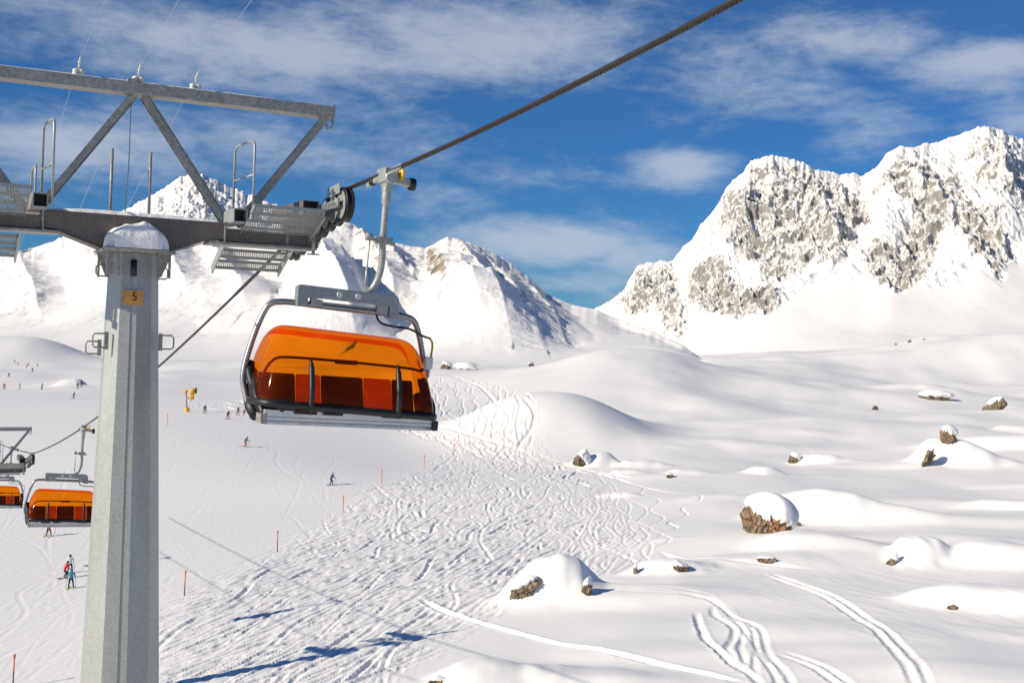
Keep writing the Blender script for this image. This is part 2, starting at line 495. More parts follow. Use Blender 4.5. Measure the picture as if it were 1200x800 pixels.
# (px, py of the foot centre, radius left, right, depth near, far, height, power)
MOUNDS = [
    (640, 512, 17, 17, 26, 30, 8.6, 1.25), (728, 455, 40, 27, 60, 60, 8.5, 1.15),
    (20, 425, 70, 34, 50, 60, 15.0, 1.3), (86, 453, 6, 3.5, 4, 4, 2.4, 1.6),
    (648, 702, 3.3, 2.9, 2.2, 2.8, 2.9, 1.7), (725, 705, 4.0, 9, 2.2, 3.5, .75, 1.4), (625, 709, 3.0, 3.0, 2, 2, .5, 1.2),
    (772, 676, 2.3, 3.4, 1.6, 2.2, 1.0, 1.5), (850, 668, 4, 6, 2, 3, .5, 1.4),
    (920, 614, 3.2, 8, 2.2, 4.5, 2.6, 1.3), (975, 613, 4, 9, 2.4, 4.5, .8, 1.5), (1040, 612, 7, 16, 3, 5, .7, 1.5),
    (935, 655, 3.6, 7, 2.0, 3.5, .9, 1.6), (1072, 664, 1.9, 2.4, 2.0, 3.0, 1.7, 1.7), (1160, 664, 3.4, 9, 2.4, 4.5, 1.5, 1.7),
    (1010, 640, 7, 12, 2.5, 4, .5, 1.5),
    (1150, 712, 4.6, 7, 2.0, 3.5, 1.3, 1.8), (560, 802, 2.6, 3.4, 2.2, 3.0, 1.3, 1.3), (660, 800, 2.5, 6, 1.2, 2.5, .5, 1.5),
    (700, 546, 3.6, 3.2, 2.4, 3.5, 2.0, 1.8), (740, 549, 2.2, 5.5, 2.0, 3.5, 1.1, 1.7), (735, 557, 2.6, 3, 1.6, 2.0, .6, 1.6),
    (798, 560, 2, 5, 1.6, 2.5, .6, 1.6), (948, 542, 2.4, 6, 2.0, 3.5, 1.4, 1.7), (894, 559, 2.6, 2.8, 1.6, 2.0, 1.0, 1.8),
    (728, 581, 2.3, 2.3, 1.3, 1.6, .55, 1.8), (1098, 545, 3.4, 9, 2.8, 6, 3.4, 1.7), (1190, 528, 14, 20, 4, 7, 2.0, 1.6),
    (1184, 507, 3.2, 9, 2.2, 3.5, 1.2, 1.7), (1180, 596, 4.5, 9, 2.0, 3.5, .9, 1.7), (1070, 548, 4, 4, 2, 2, .4, 1.5),
    (1098, 466, 5, 9, 4, 6, 1.0, 1.6), (1170, 480, 3, 9, 3, 5, .9, 1.6), (1040, 466, 8, 14, 4, 6, .9, 1.5), (935, 480, 5, 6, 3, 4, .5, 1.5),
    (620, 428, 6, 10, 6, 8, 1.5, 1.6), (545, 432, 7, 7, 6, 8, 2.4, 1.6), (850, 432, 14, 26, 10, 16, 2.0, 1.5), (1000, 425, 30, 60, 14, 26, 3, 1.5),
    (1120, 402, 30, 60, 14, 30, 4.5, 1.5), (880, 440, 20, 40, 10, 18, 1.4, 1.5), (980, 590, 9, 16, 3, 5, .45, 1.5),
    (860, 530, 8, 18, 4, 7, .7, 1.4), (1010, 545, 8, 20, 3.5, 6, .5, 1.4),
]
MOUNDS += [(890, 455, 60, 36, 40, 60, 4.5, 1.2), (1075, 436, 70, 45, 40, 50, 6.5, 1.2), (1000, 472, 40, 40, 22, 30, 2.8, 1.3), (1195, 428, 50, 60, 40, 50, 8, 1.2), (775, 525, 20, 22, 18, 25, 1.6, 1.3), (965, 508, 25, 26, 16, 20, 1.9, 1.3), (1130, 492, 32, 26, 18, 25, 2.4, 1.3), (980, 655, 10, 11, 6, 8, .6, 1.3), (830, 640, 9, 9, 6, 8, .5, 1.3)]
for k in range(46):
    px, py = random.uniform(700, 1230), random.uniform(455, 800)
    r = random.uniform(1.2, 4.5)
    MOUNDS.append((px, py, r, r * random.uniform(1.2, 3), r * .55, r * .9, r * random.uniform(.03, .10), 1.4))
_mounds = []
for (px, py, rl, rr, rn, rf, h, p) in MOUNDS:
    x, y = ground_base(px, py); _mounds.append((x, y, rl, rr, rn, rf, h, p))


def mound_z(x, y):
    out = np.zeros(np.shape(x))
    for (mx, my, rl, rr, rn, rf, h, p) in _mounds:
        L = math.hypot(mx, my); tx, ty = my / L, -mx / L
        dx, dy = x - mx, y - my
        R = 2.3 * max(rl, rr, rn, rf)
        near = (np.abs(dx) < R) & (np.abs(dy) < R)
        if not near.any(): continue
        dxn, dyn = dx[near], dy[near]
        u = dxn * tx + dyn * ty; w = -dxn * ty + dyn * tx
        q = (u / np.where(u < 0, rl, rr)) ** 2 + (w / np.where(w < 0, rn, rf)) ** 2
        rm = .9 * (rl + rr) / 2; big_ = h > 4
        nz = fbm(dxn / rm + mx, dyn / (1.6 * rm) + my, 2, 51)
        q = q * np.clip(1 + (.10 if big_ else .38) * nz, .4, 2)
        out[near] += h * np.exp(-q ** p) * (1 + (0 if big_ else .09) * fbm(dxn / rm * 1.4 + my, dyn / rm, 2, 53))
    return out


def snow_z(x, y):
    """ground without tracks"""
    x = np.asarray(x, float); y = np.asarray(y, float)
    z = base_z(x, y) + mound_z(x, y)
    d = np.hypot(x, y)
    right = sstep(-5, 25, x - .05 * y)
    z = z + right * (fbm(x / 46, y / 60, 3, 21) * 1.7 + fbm(x / 13, y / 20, 3, 31) * .16) * sstep(40, 110, d)
    far = sstep(260, 420, d)
    z = z + far * (fbm(x / 90, y / 120, 3, 41) * 4.0) * (1 - sstep(650, 900, d))
    return z


# world outline of the churned powder beside the piste, and of the groomed piste
ZONE = [ground_base(*p) for p in [(150, 815), (216, 698), (325, 646), (402, 601), (447, 569), (497, 549), (537, 522), (600, 520), (640, 540), (700, 556), (722, 590), (728, 640), (700, 662), (640, 668), (585, 712), (520, 742), (440, 800), (430, 815)]]
PISTE = [ground_base(*p) for p in [(-80, 815), (150, 815), (216, 698), (325, 646), (402, 601), (447, 569), (497, 549), (537, 522), (520, 500), (430, 490), (300, 470), (150, 440), (-80, 430)]]


def inpoly(x, y, poly):
    r = np.zeros(np.shape(x), bool); n = len(poly)
    for i in range(n):
        x1, y1 = poly[i]; x2, y2 = poly[(i + 1) % n]
        c = (y1 > y) != (y2 > y)
        with np.errstate(divide='ignore', invalid='ignore'):
            r ^= c & (x < (x2 - x1) * (y - y1) / (y2 - y1 + 1e-12) + x1)
    return r


def blur(a, k):
    for ax in (0, 1):
        for _ in range(2):
            c = np.cumsum(np.concatenate([np.repeat(np.take(a, [0], ax), k + 1, ax), a, np.repeat(np.take(a, [-1], ax), k, ax)], ax), ax)
            n = a.shape[ax]
            a = (np.take(c, range(2 * k + 1, 2 * k + 1 + n), ax) - np.take(c, range(0, n), ax)) / (2 * k + 1)
    return a


# raster of the ski tracks (a relief map of the snow, in metres)
RX0, RX1, RY0, RY1, RS = -75.0, 75.0, 50.0, 480.0, .14
RW, RH = int((RX1 - RX0) / RS), int((RY1 - RY0) / RS)
relief = np.zeros((RH, RW), np.float32)
gx = RX0 + (np.arange(RW) + .5) * RS; gy = RY0 + (np.arange(RH) + .5) * RS
_cx, _cy = np.meshgrid(RX0 + (np.arange(RW // 4) + .5) * RS * 4, RY0 + (np.arange(RH // 4) + .5) * RS * 4)
zone_c = blur(inpoly(_cx, _cy, ZONE).astype(np.float32), 2)
piste_c = blur(inpoly(_cx, _cy, PISTE).astype(np.float32), 1)


def coarse(a, x, y):
    i = np.clip(((y - RY0) / (RS * 4)).astype(int), 0, a.shape[0] - 1); j = np.clip(((x - RX0) / (RS * 4)).astype(int), 0, a.shape[1] - 1)
    return a[i, j]


def stamp(pts, w, depth, berm, zonemask=None, blend=.85, lumps=.3):
    """press one ski track along a world polyline into the relief"""
    pts = np.asarray(pts, float)
    seg = np.hypot(*np.diff(pts, axis=0).T); s = np.concatenate([[0], np.cumsum(seg)])
    n = max(4, int(s[-1] / (RS * .7))); t = np.linspace(0, s[-1], n)
    x = np.interp(t, s, pts[:, 0]); y = np.interp(t, s, pts[:, 1])
    tx = np.gradient(x); ty = np.gradient(y); L = np.hypot(tx, ty) + 1e-9
    nx, ny = -ty / L, tx / L
    fade = sstep(0, 3, t) * sstep(0, 3, s[-1] - t)
    lump = 1 + lumps * perlin(t / 1.3, np.full(n, w * 37.0), 3) * 2
    q = np.arange(-1.9, 1.91, .7 * RS / w)
    prof = np.where(np.abs(q) < 1, -depth * (1 - np.abs(q) ** 2.2), berm * np.exp(-((np.abs(q) - 1.25) / .35) ** 2))
    for k, qq in enumerate(q):
        xx = x + nx * qq * w; yy = y + ny * qq * w
        i = ((yy - RY0) / RS).astype(int); j = ((xx - RX0) / RS).astype(int)
        ok = (i >= 0) & (i < RH) & (j >= 0) & (j < RW)
        m = fade * (1 if zonemask is None else coarse(zonemask, xx, yy))
        bl = np.clip(m * (blend if abs(qq) < 1.1 else blend * .55), 0, 1)
        ii, jj, bb = i[ok], j[ok], bl[ok]
        relief[ii, jj] = relief[ii, jj] * (1 - bb) + (prof[k] * lump[ok]) * bb


def meander(a, b, amp, wl, n=60, ph=None):
    a = np.array(a); b = np.array(b); d = b - a; L = np.hypot(*d); d = d / L; nr = np.array([-d[1], d[0]])
    t = np.linspace(0, 1, max(n, int(L / 1.0))); ph = rng.uniform(0, math.tau) if ph is None else ph
    ww = amp * np.sin(math.tau * t * L / wl + ph + .8 * np.sin(3.1 * t + ph)) + amp * .8 * perlin(t * L / 17 + ph * 9, t * 0 + ph * 5, 5)
    return a + np.outer(t * L, d) + np.outer(ww, nr)


# groomed piste: faint criss-cross carving marks
for k in range(800):
    px, py = rng.uniform(-60, 540), rng.uniform(470, 810) ** 1.0
    x, y = ground_base(px, py)
    an = rng.normal(-1.95, .4); L = rng.uniform(12, 50)
    stamp(meander((x, y), (x + math.cos(an) * L, y + math.sin(an) * L), rng.uniform(.2, 1.6), rng.uniform(22, 60)), rng.uniform(.14, .3), rng.uniform(.008, .026), .014, piste_c, .8)
# churned powder: hundreds of crossing tracks running down towards the lower left
zpx = [(rng.uniform(190, 740), rng.uniform(515, 812)) for _ in range(2600)]
nz_ = 0
for (px, py) in zpx:
    x, y = ground_base(px, py)
    if not inpoly(np.array([x]), np.array([y]), ZONE)[0]: continue
    nz_ += 1
    if nz_ > 1150: break
    up = (py < 640)
    an = rng.normal(-1.98, .15 if not up else .42); L = rng.uniform(14, 60) if not up else rng.uniform(10, 40)
    a = (x - math.cos(an) * L / 2, y - math.sin(an) * L / 2); b = (x + math.cos(an) * L / 2, y + math.sin(an) * L / 2)
    stamp(meander(a, b, rng.uniform(.2, .9) if not up else rng.uniform(.4, 1.5), rng.uniform(14, 36)), rng.uniform(.13, .29), rng.uniform(.07, .21), rng.uniform(.035, .085), zone_c, .88, .7)


def trk(pp, w=.3, depth=.2, berm=.08, dbl=0.0, wig=0.0, wl=8):
    P = np.array([ground_base(*p, snow_z) for p in pp])
    # smooth the corners (Chaikin)
    for _ in range(3):
        q = np.empty((2 * len(P) - 2, 2)); q[0::2] = P[:-1] * .75 + P[1:] * .25; q[1::2] = P[:-1] * .25 + P[1:] * .75
        P = np.vstack([P[:1], q, P[-1:]])
    d = np.gradient(P, axis=0); d /= np.hypot(*d.T)[:, None] + 1e-9; nr = np.stack([-d[:, 1], d[:, 0]], 1)
    if wig:
        s = np.concatenate([[0], np.cumsum(np.hypot(*np.diff(P, axis=0).T))])
        P = P + nr * (wig * np.sin(s / wl * math.tau + rng.uniform(0, 6)))[:, None]
    if dbl:
        stamp(P + nr * dbl, w, depth, berm); stamp(P - nr * dbl, w, depth, berm)
    else: stamp(P, w, depth, berm)


# single tracks on open slopes
trk([(895, 671), (935, 684), (985, 704), (1030, 735), (1060, 765), (1085, 812)], .26, .15, .07, .36)
for o in range(4):
    trk([(690, 668 + o), (740, 684 + 2 * o), (800, 690 + 2 * o), (845, 702 + o), (868 + 4 * o, 730), (872 + 12 * o, 765), (885 + 14 * o, 812)], .24, .13, .06, .0, rng.uniform(.1, .4), rng.uniform(9, 17))
trk([(838, 705), (855, 740), (860, 765), (880, 800), (895, 815)], .25, .14, .06, 0, .4, 11)
trk([(815, 715), (822, 745), (850, 770), (875, 790)], .25, .2, .1)
trk([(905, 762), (950, 775), (990, 800), (1010, 815)], .25, .13, .06, .3)
trk([(490, 700), (520, 718), (600, 740), (700, 762), (800, 782), (880, 802)], .3, .2, .1)
trk([(830, 578), (800, 600), (785, 618), (775, 640), (768, 650)], .2, .12, .06, 0, .7, 10)
trk([(665, 545), (720, 560), (770, 575), (800, 578), (830, 577)], .3, .2, .08)
trk([(770, 646), (830, 655), (900, 660), (960, 668)], .28, .22, .1)
trk([(700, 640), (740, 655), (780, 662), (860, 668)], .28, .22, .1)
for o in range(9):
    x0 = 620 + 12 * o; y0 = 560 + rng.uniform(-12, 12)
    trk([(x0, y0), (x0 + 40, y0 + 18), (x0 + 55 + rng.uniform(-12, 12), y0 + 40), (x0 + 40 + rng.uniform(-14, 24), y0 + 62), (x0 + 50, y0 + 85), (x0 + 25, y0 + 110)], .17, .08, .04, 0, rng.uniform(.2, 1.0), rng.uniform(14, 28))
for o in range(7):
    trk([(700 + 8 * o, 590 + 4 * o), (745 + 3 * o, 606 + 3 * o), (722 + 4 * o, 640), (690 + 5 * o, 655), (672, 690)], .17, .09, .045, 0, rng.uniform(.2, .8), rng.uniform(12, 24))
# the flank left of the small hump, high above the piste corner
for o in range(12):
    f = o / 11
    trk([(500 + 100 * f, 440 + 14 * f + rng.uniform(-5, 5)), (515 + 105 * f + rng.uniform(-8, 8), 465 + rng.uniform(-5, 5)), (530 + 90 * f + rng.uniform(-10, 10), 490), (550 + 70 * f, 512), (575 + 40 * f, 536)], .34, .17, .08, 0, rng.uniform(.3, 1.4), rng.uniform(14, 30))
trk([(470, 436), (520, 438), (570, 452), (620, 463)], .5, .3, .2)
trk([(612, 466), (628, 482), (625, 500), (608, 520), (592, 540)], .42, .35, .12)
trk([(300, 452), (400, 470), (480, 492), (540, 512), (640, 535), (740, 560)], .5, .25, .2)
for o in range(10):
    trk([(430 + 20 * o, 492 + 4 * o), (470 + 18 * o, 505 + 3 * o), (520 + 18 * o, 520 + 3 * o), (580 + 14 * o, 540 + 2 * o)], .3, .22, .12, 0, rng.uniform(.2, .8), 12)
for o in range(8):   # run-outs seen far up the piste
    trk([(195, 437 + 5 * o), (250, 442 + 5 * o + rng.uniform(-3, 3)), (300, 455 + 5 * o)], .6, .2, .2, 0, .6, 25)


for _ax in (0, 1):
    _p = np.take(relief, [0], _ax); _n = np.take(relief, [-1], _ax)
    _e = np.concatenate([_p, relief, _n], _ax); _L = relief.shape[_ax]
    relief = (np.take(_e, range(0, _L), _ax) + 5 * relief + np.take(_e, range(2, _L + 2), _ax)) / 7


def relief_at(x, y):
    fx = (x - RX0) / RS - .5; fy = (y - RY0) / RS - .5
    ok = (fx > 0) & (fx < RW - 2) & (fy > 0) & (fy < RH - 2)
    out = np.zeros(np.shape(x))
    i = fy[ok].astype(int); j = fx[ok].astype(int); a = fx[ok] - j; b = fy[ok] - i
    out[ok] = (relief[i, j] * (1 - a) + relief[i, j + 1] * a) * (1 - b) + (relief[i + 1, j] * (1 - a) + relief[i + 1, j + 1] * a) * b
    return out


def ground(px, py):
    x, y = ground_base(px, py, snow_z)
    return x, y, float(snow_z(np.array([x]), np.array([y]))[0])


ta = np.arange(-760, 761, .85) / F
e_ = np.concatenate([np.arange(432, 30, -.55)])
dd = np.concatenate([np.linspace(4, 58, 26), 18.0 * F / e_ * (60 / (18 * F / 432)), np.array([890, 940, 1000, 1150, 1400, 1800, 2500, 4000, 7000])])
dd = np.unique(np.round(dd, 3))
ang = np.arctan(ta)
side = np.linspace(ang[-1], ang[0] + math.tau, 90)[1:-1]
A = np.concatenate([ang, side])
front = np.concatenate([1 / np.cos(ang), np.full(len(side), 1 / math.cos(ang[-1]))])
AA, DD = np.meshgrid(A, dd)
RRd = DD * front[None]
GX, GY = RRd * np.sin(AA), RRd * np.cos(AA)
GZ = snow_z(GX, GY) + relief_at(GX, GY) * (1 - sstep(.35, 1.1, mound_z(GX, GY)) * (GY < 150))
zc = np.zeros(GX.shape); near = (GY > RY0) & (GY < RY1) & (GX > RX0) & (GX < RX1)
zc[near] = coarse(zone_c, GX[near], GY[near])
GZ += zc * (fbm(GX / 1.2, GY / 3.0, 3, 61) * .05 + .07)
pat = sstep(-.05, .35, fbm(GX / 28, GY / 34, 3, 71)) * (1 - zc) * sstep(8, 26, GX - .02 * GY) * (1 - sstep(230, 330, RRd))
GZ += pat * (ridged(GX / 2.2 + .25 * GY, GY / 6.5, 3, 81) - .5) * .05
GZ -= sstep(900, 1400, RRd) * 30
sn = grid_mesh('snow_field', GX, GY, GZ, M['snow'], wrap=True)
tag(sn, kind='structure')


# ------------------------------------------------------------------ mountains
def polymask(TA, TE, polys, k):
    m = np.zeros(TA.shape, np.float32); u_, v_ = TA * F / 24, TE * F / 24
    wx = fbm(u_, v_, 4, 91) * 13 / F; wy = fbm(u_ + 7, v_ + 3, 4, 95) * 13 / F
    for poly, wgt in polys:
        p = [un(*q) for q in poly]
        m = np.maximum(m, inpoly(TA + wx, TE + wy, p).astype(np.float32) * wgt)
    return blur(m, k)


def mountain(name, mat, ridge, dR, foot, dF, power, px0, px1, step, ns, polys, spurs, rough, seed, jag=2.5, blurk=4, soft=0.0, jag_to=9999, spur_rock=0.0):
    ra = np.array([un(*p) for p in ridge])
    ta = np.arange(px0, px1, step); ta = (ta - 600) / F
    te = np.interp(ta, ra[:, 0], ra[:, 1])
    pxs = ta * F + 600
    te = te + np.clip((jag_to - pxs) / 60, 0, 1) * jag * .55 / F * (perlin(pxs / 9, pxs * 0 + seed, seed) + .8 * perlin(pxs / 3.7, pxs * 0 + 5, seed))
    dr = np.interp(pxs, *zip(*dR)); df = np.interp(pxs, *zip(*dF))
    kq = int(60 / step); kw_ = np.hanning(2 * kq + 3)[1:-1]; kw_ /= kw_.sum()
    dr = np.convolve(np.pad(dr, kq, mode='reflect', reflect_type='odd'), kw_, mode='valid'); df = np.convolve(np.pad(df, kq, mode='reflect', reflect_type='odd'), kw_, mode='valid')
    fa = np.array([un(*p) for p in foot]); zf = np.interp(ta, fa[:, 0], fa[:, 1]) * df
    zr = te * dr
    s = np.concatenate([np.linspace(-.06, 1, ns), np.linspace(1, 1.5, 40)[1:]])[:, None]
    D = df + (dr - df) * s
    up = np.clip(s, 0, 1) ** power
    kk = int(26 / step); ker = np.hanning(2 * kk + 3)[1:-1]; ker /= ker.sum()
    tsm = np.convolve(np.pad(te, kk, mode='edge'), ker, mode='valid'); zfs = np.convolve(np.pad(zf, kk, mode='edge'), ker, mode='valid'); zf = zfs
    zsm = tsm * dr; wgt = sstep(.62, 1.0, s)
    zr = zsm * (1 - wgt) + zr * wgt
    Z = zf + (zr - zf) * up - np.clip(s - 1, 0, 1) * 1.3 * np.abs(zr - zf + 40)  + np.minimum(s, 0) * 120
    X = ta * D
    TE = Z / D; TAm = np.broadcast_to(ta, Z.shape)
    rock = polymask(TAm, TE, polys, blurk)
    rock[(s > 1.02).ravel()] *= .5
    env = sstep(0, .25, s) * (1 - .75 * sstep(.9, 1.0, s)) * np.ones_like(Z)
    # long downhill ribs and gullies
    dZ = env * soft * (fbm(X / 150, D / 300, 2, seed) + .06 * fbm(X / 26, D / 60, 3, seed + 3))
    for (pts, h, wl, wr) in spurs:
        W = []
        for (px, py) in pts:
            a, e = un(px, py); j = int(np.clip(np.searchsorted(ta, a), 0, len(ta) - 1))
            col = (Z / D)[:ns, j]; i = int(np.argmin(np.abs(col - e)))
            W.append((X[i, j], D[i, j]))
        W = np.array(W); best = np.full(Z.shape, 1e9); sg = np.zeros(Z.shape); tt = np.zeros(Z.shape)
        nseg = len(W) - 1
        for k in range(nseg):
            a, b = W[k], W[k + 1]; d = b - a; L2 = (d ** 2).sum() + 1e-9
            t = np.clip(((X - a[0]) * d[0] + (D - a[1]) * d[1]) / L2, 0, 1)
            dx = X - a[0] - t * d[0]; dy = D - a[1] - t * d[1]; q = np.hypot(dx, dy)
            m = q < best; best = np.where(m, q, best); sg = np.where(m, dx, sg); tt = np.where(m, (k + t) / nseg, tt)
        q = np.where(sg < 0, best / wl, best / wr)
        wob = 1 + .22 * fbm(X / 60, D / 60, 2, seed + 9)
        prof = np.clip(1 - q * wob, 0, 1)
        if spur_rock: rock = np.maximum(rock, spur_rock * np.clip(prof * 1.5 - .35, 0, 1) * np.clip(.75 + 1.3 * fbm(X / 40, D / 60 + Z / 60, 4, seed + 33), 0, 1) * (s < 1.02) * (1 - .75 * sstep(.25, .95, 1 - s)))
        dZ = dZ + h * prof ** 1.15 * np.sin(np.clip(tt * 1.0 + .0, 0, 1) * math.pi * .5 + math.pi * .25) * (1 - sstep(.8, 1.0, tt) * .9)
    big = ridged(X / 75, D / 95 + Z / 120, 5, seed + 2) - .55
    fine = ridged(X / 22, D / 30 + Z / 30, 4, seed + 5) - .55
    gul = ridged((X + 14 * fbm(X / 60, Z / 50, 3, seed + 21)) / 38, D / 170 + Z / 190, 4, seed + 23) - .5
    vf = ridged(X / 9 + Z / 14, D / 12 - Z / 10, 3, seed + 17) - .55
    dZ = dZ + rock * env * rough * (big * .7 + gul * .55 + fine * .42 + vf * .2)
    Yd = D - rock * env * rough * .5 * (ridged(X / 40 + 3.3, Z / 34, 4, seed + 13) - .5)
    Z2 = Z + dZ + sstep(.8, 1.0, s) * jag * fbm(X / 16, D / 30, 4, seed + 7) * (.35 + rock)
    # keep each column's crest at the height measured for the real ridge
    vis = (s <= 1.02).ravel()
    for _ in range(2):
        top = np.max((Z2 / Yd)[vis] - 0, axis=0); tf = zf / df
        ratio = np.clip((te - tf) / np.maximum(top - tf, 1e-3), .3, 1.6)
        kr = np.hanning(7)[1:-1]; kr /= kr.sum(); ratio = np.convolve(np.pad(ratio, 2, mode='edge'), kr, mode='valid')
        kw = int(70 / step); kb = np.hanning(2 * kw + 3)[1:-1]; kb /= kb.sum(); rs = np.convolve(np.pad(ratio, kw, mode='edge'), kb, mode='valid')
        Z2 = zf + (Z2 - zf) * (1 + (rs - 1) * sstep(.2, .7, s) + (ratio - rs) * sstep(.55, .97, s))
    o = grid_mesh(name, X * (Yd / D), Yd, Z2, mat, rock)
    tag(o, kind='structure')
    return o


FL = [(0, 420), (400, 426), (830, 432), (900, 432)]
mountain('mountain_ridge', M['left_rock'],
         [(-200, 330), (-60, 312), (0, 300), (40, 290), (68, 281), (100, 268), (150, 258), (200, 262), (260, 268), (330, 270), (345, 268), (370, 262), (395, 259), (410, 261), (425, 268), (440, 279), (460, 284), (480, 288),
          (500, 291), (512, 284), (525, 277), (535, 279), (560, 288), (580, 297), (600, 309), (620, 325), (640, 344), (670, 357), (700, 363), (720, 372), (760, 386), (800, 404), (828, 424), (900, 440)],
         [(-200, 1750), (400, 1680), (500, 1560), (640, 1280), (720, 1080), (830, 780), (900, 700)], [(-200, 415), (0, 420), (400, 427), (830, 436), (900, 446)],
         [(-200, 700), (480, 650), (640, 570), (830, 520), (900, 520)], 1.5, -200, 900, 1.3, 420,
         [([(488, 305), (505, 300), (520, 318), (530, 345), (515, 362), (495, 345), (486, 325)], .78), ([(533, 300), (545, 290), (556, 305), (552, 330), (540, 325)], .7),
          ([(566, 318), (580, 312), (600, 340), (625, 372), (618, 384), (590, 360)], .7), ([(610, 335), (635, 340), (648, 360), (630, 365)], .62),
          ([(328, 290), (350, 288), (375, 320), (372, 345), (345, 330), (325, 320)], .8), ([(390, 262), (425, 268), (440, 300), (450, 335), (430, 330), (405, 290)], .62),
          ([(316, 360), (332, 355), (336, 382), (320, 388)], .75), ([(96, 300), (118, 296), (122, 330), (100, 322)], .66), ([(440, 285), (470, 290), (475, 310), (450, 305)], .5),
          ([(305, 330), (330, 330), (335, 352), (312, 350)], .6), ([(228, 300), (250, 296), (262, 330), (240, 340)], .55)],
         [([(412, 266), (432, 300), (448, 340), (470, 380)], 30, 90, 30), ([(340, 285), (365, 325), (395, 370), (420, 400)], 34, 110, 34), ([(500, 300), (517, 335), (528, 375)], 24, 70, 26),
          ([(527, 282), (545, 315), (575, 365), (600, 400)], 22, 60, 26), ([(560, 300), (590, 335), (618, 375), (640, 408)], 13, 90, 26), ([(612, 330), (640, 365), (665, 400)], 9, 40, 24),
          ([(110, 290), (125, 325), (150, 370)], 18, 70, 30), ([(240, 290), (262, 330), (290, 380)], 22, 80, 32), ([(460, 292), (478, 330), (490, 370)], 14, 50, 26), ([(20, 300), (32, 335), (50, 375)], 15, 70, 30), ([(180, 270), (200, 315), (222, 370)], 15, 70, 30), ([(425, 272), (455, 315), (475, 350)], 16, 40, 24), ([(380, 300), (402, 345), (430, 390)], 15, 40, 24), ([(535, 330), (550, 365), (565, 395)], 9, 30, 18)],
         9, 100, 2.5, 3, 9, 650, .62)
mountain('snowy_peak', M['peak_rock'],
         [(20, 300), (80, 275), (120, 258), (150, 244), (170, 233), (190, 222), (205, 211), (215, 206), (225, 203), (236, 204), (250, 210), (270, 219), (300, 231), (330, 243), (360, 256), (400, 275), (450, 300)],
         [(0, 2900), (500, 2900)], [(0, 330), (500, 330)], [(0, 2100), (500, 2100)], 1.25, 0, 480, 1.0, 260,
         [([(150, 262), (190, 225), (215, 208), (250, 215), (275, 228), (265, 250), (240, 262), (200, 262)], .62), ([(275, 230), (330, 246), (320, 262), (280, 255)], .42)],
         [([(226, 206), (236, 230), (240, 262), (245, 290)], 10, 60, 40), ([(200, 218), (205, 245), (205, 270)], 10, 50, 40)], 34, 200, 6, 3, 8)
mountain('rocky_mountain', M['right_rock'],
         [(640, 400), (680, 372), (706, 357), (718, 350), (730, 341), (738, 326), (747, 312), (757, 307), (768, 308), (778, 305), (788, 306), (800, 290), (812, 279), (822, 262), (832, 252), (842, 238), (850, 222), (858, 212), (872, 201),
          (880, 188), (890, 186), (903, 181), (912, 183), (930, 187), (942, 190), (955, 199), (968, 200), (985, 204), (1000, 203), (1010, 206), (1022, 200), (1030, 192), (1040, 179), (1055, 171), (1068, 173), (1082, 169), (1098, 167),
          (1112, 161), (1125, 158), (1140, 151), (1152, 148), (1163, 149), (1175, 153), (1186, 159), (1200, 164), (1240, 178), (1300, 190), (1400, 200)],
         [(640, 1500), (760, 1480), (900, 1450), (1400, 1450)], [(640, 430), (900, 430), (1000, 420), (1100, 410), (1200, 395), (1400, 375)],
         [(640, 1150), (760, 1050), (850, 880), (1000, 720), (1400, 680)], 2.2, 640, 1380, .9, 620,
         [([(726, 352), (745, 316), (786, 310), (792, 330), (800, 392), (780, 388), (765, 370), (735, 365)], .90),
          ([(810, 320), (850, 316), (885, 335), (925, 350), (905, 365), (868, 374), (812, 362), (806, 345)], .95),
          ([(827, 262), (845, 238), (872, 204), (905, 184), (960, 200), (985, 230), (1028, 250), (1010, 290), (980, 316), (955, 296), (912, 318), (870, 302), (835, 275)], .90),
          ([(1012, 308), (1050, 290), (1075, 258), (1112, 262), (1092, 318), (1055, 342), (1020, 326)], .98),
          ([(1026, 236), (1050, 190), (1070, 205), (1115, 210), (1142, 240), (1178, 270), (1192, 300), (1170, 326), (1138, 312), (1128, 290), (1095, 272), (1065, 252)], .88),
          ([(1130, 168), (1160, 151), (1205, 168), (1240, 190), (1290, 220), (1280, 300), (1215, 290), (1185, 255), (1140, 205)], .80),
          ([(800, 290), (830, 262), (850, 300), (810, 312)], .6), ([(960, 205), (1020, 215), (1030, 240), (990, 235)], .62),
          ([(726, 350), (745, 308), (790, 302), (850, 225), (890, 186), (950, 196), (1020, 204), (1055, 174), (1150, 152), (1200, 166), (1300, 192), (1310, 308), (1190, 306), (1160, 318), (1100, 335), (1060, 338), (1000, 318), (960, 318), (915, 358), (800, 378)], .47)],
         [([(890, 190), (872, 240), (850, 300), (830, 345)], 26, 60, 40), ([(945, 195), (962, 250), (985, 310)], 28, 70, 40), ([(1045, 180), (1040, 250), (1030, 320)], 30, 70, 44),
          ([(1080, 200), (1105, 260), (1150, 320)], 26, 60, 40), ([(1155, 155), (1175, 220), (1190, 300)], 26, 80, 44), ([(760, 312), (775, 350), (795, 390)], 14, 40, 26)],
         31, 300, 4.5, 3, 6)

# ------------------------------------------------------------------ lift line frame
YAW = math.radians(27)
ex = Vector((math.cos(YAW), math.sin(YAW), 0)); ey = Vector((math.sin(YAW), -math.cos(YAW), 0)); ez = Vector((0, 0, 1))
# tower frame: x along the crossarm (to the right), y along the rope towards the viewer. Empties are turned so local +y = -ey, +x = ex
TOWER = Vector((-6.2, 19.45, 0))
STEP = Vector((-.454 * 52, .891 * 52, -9.7))


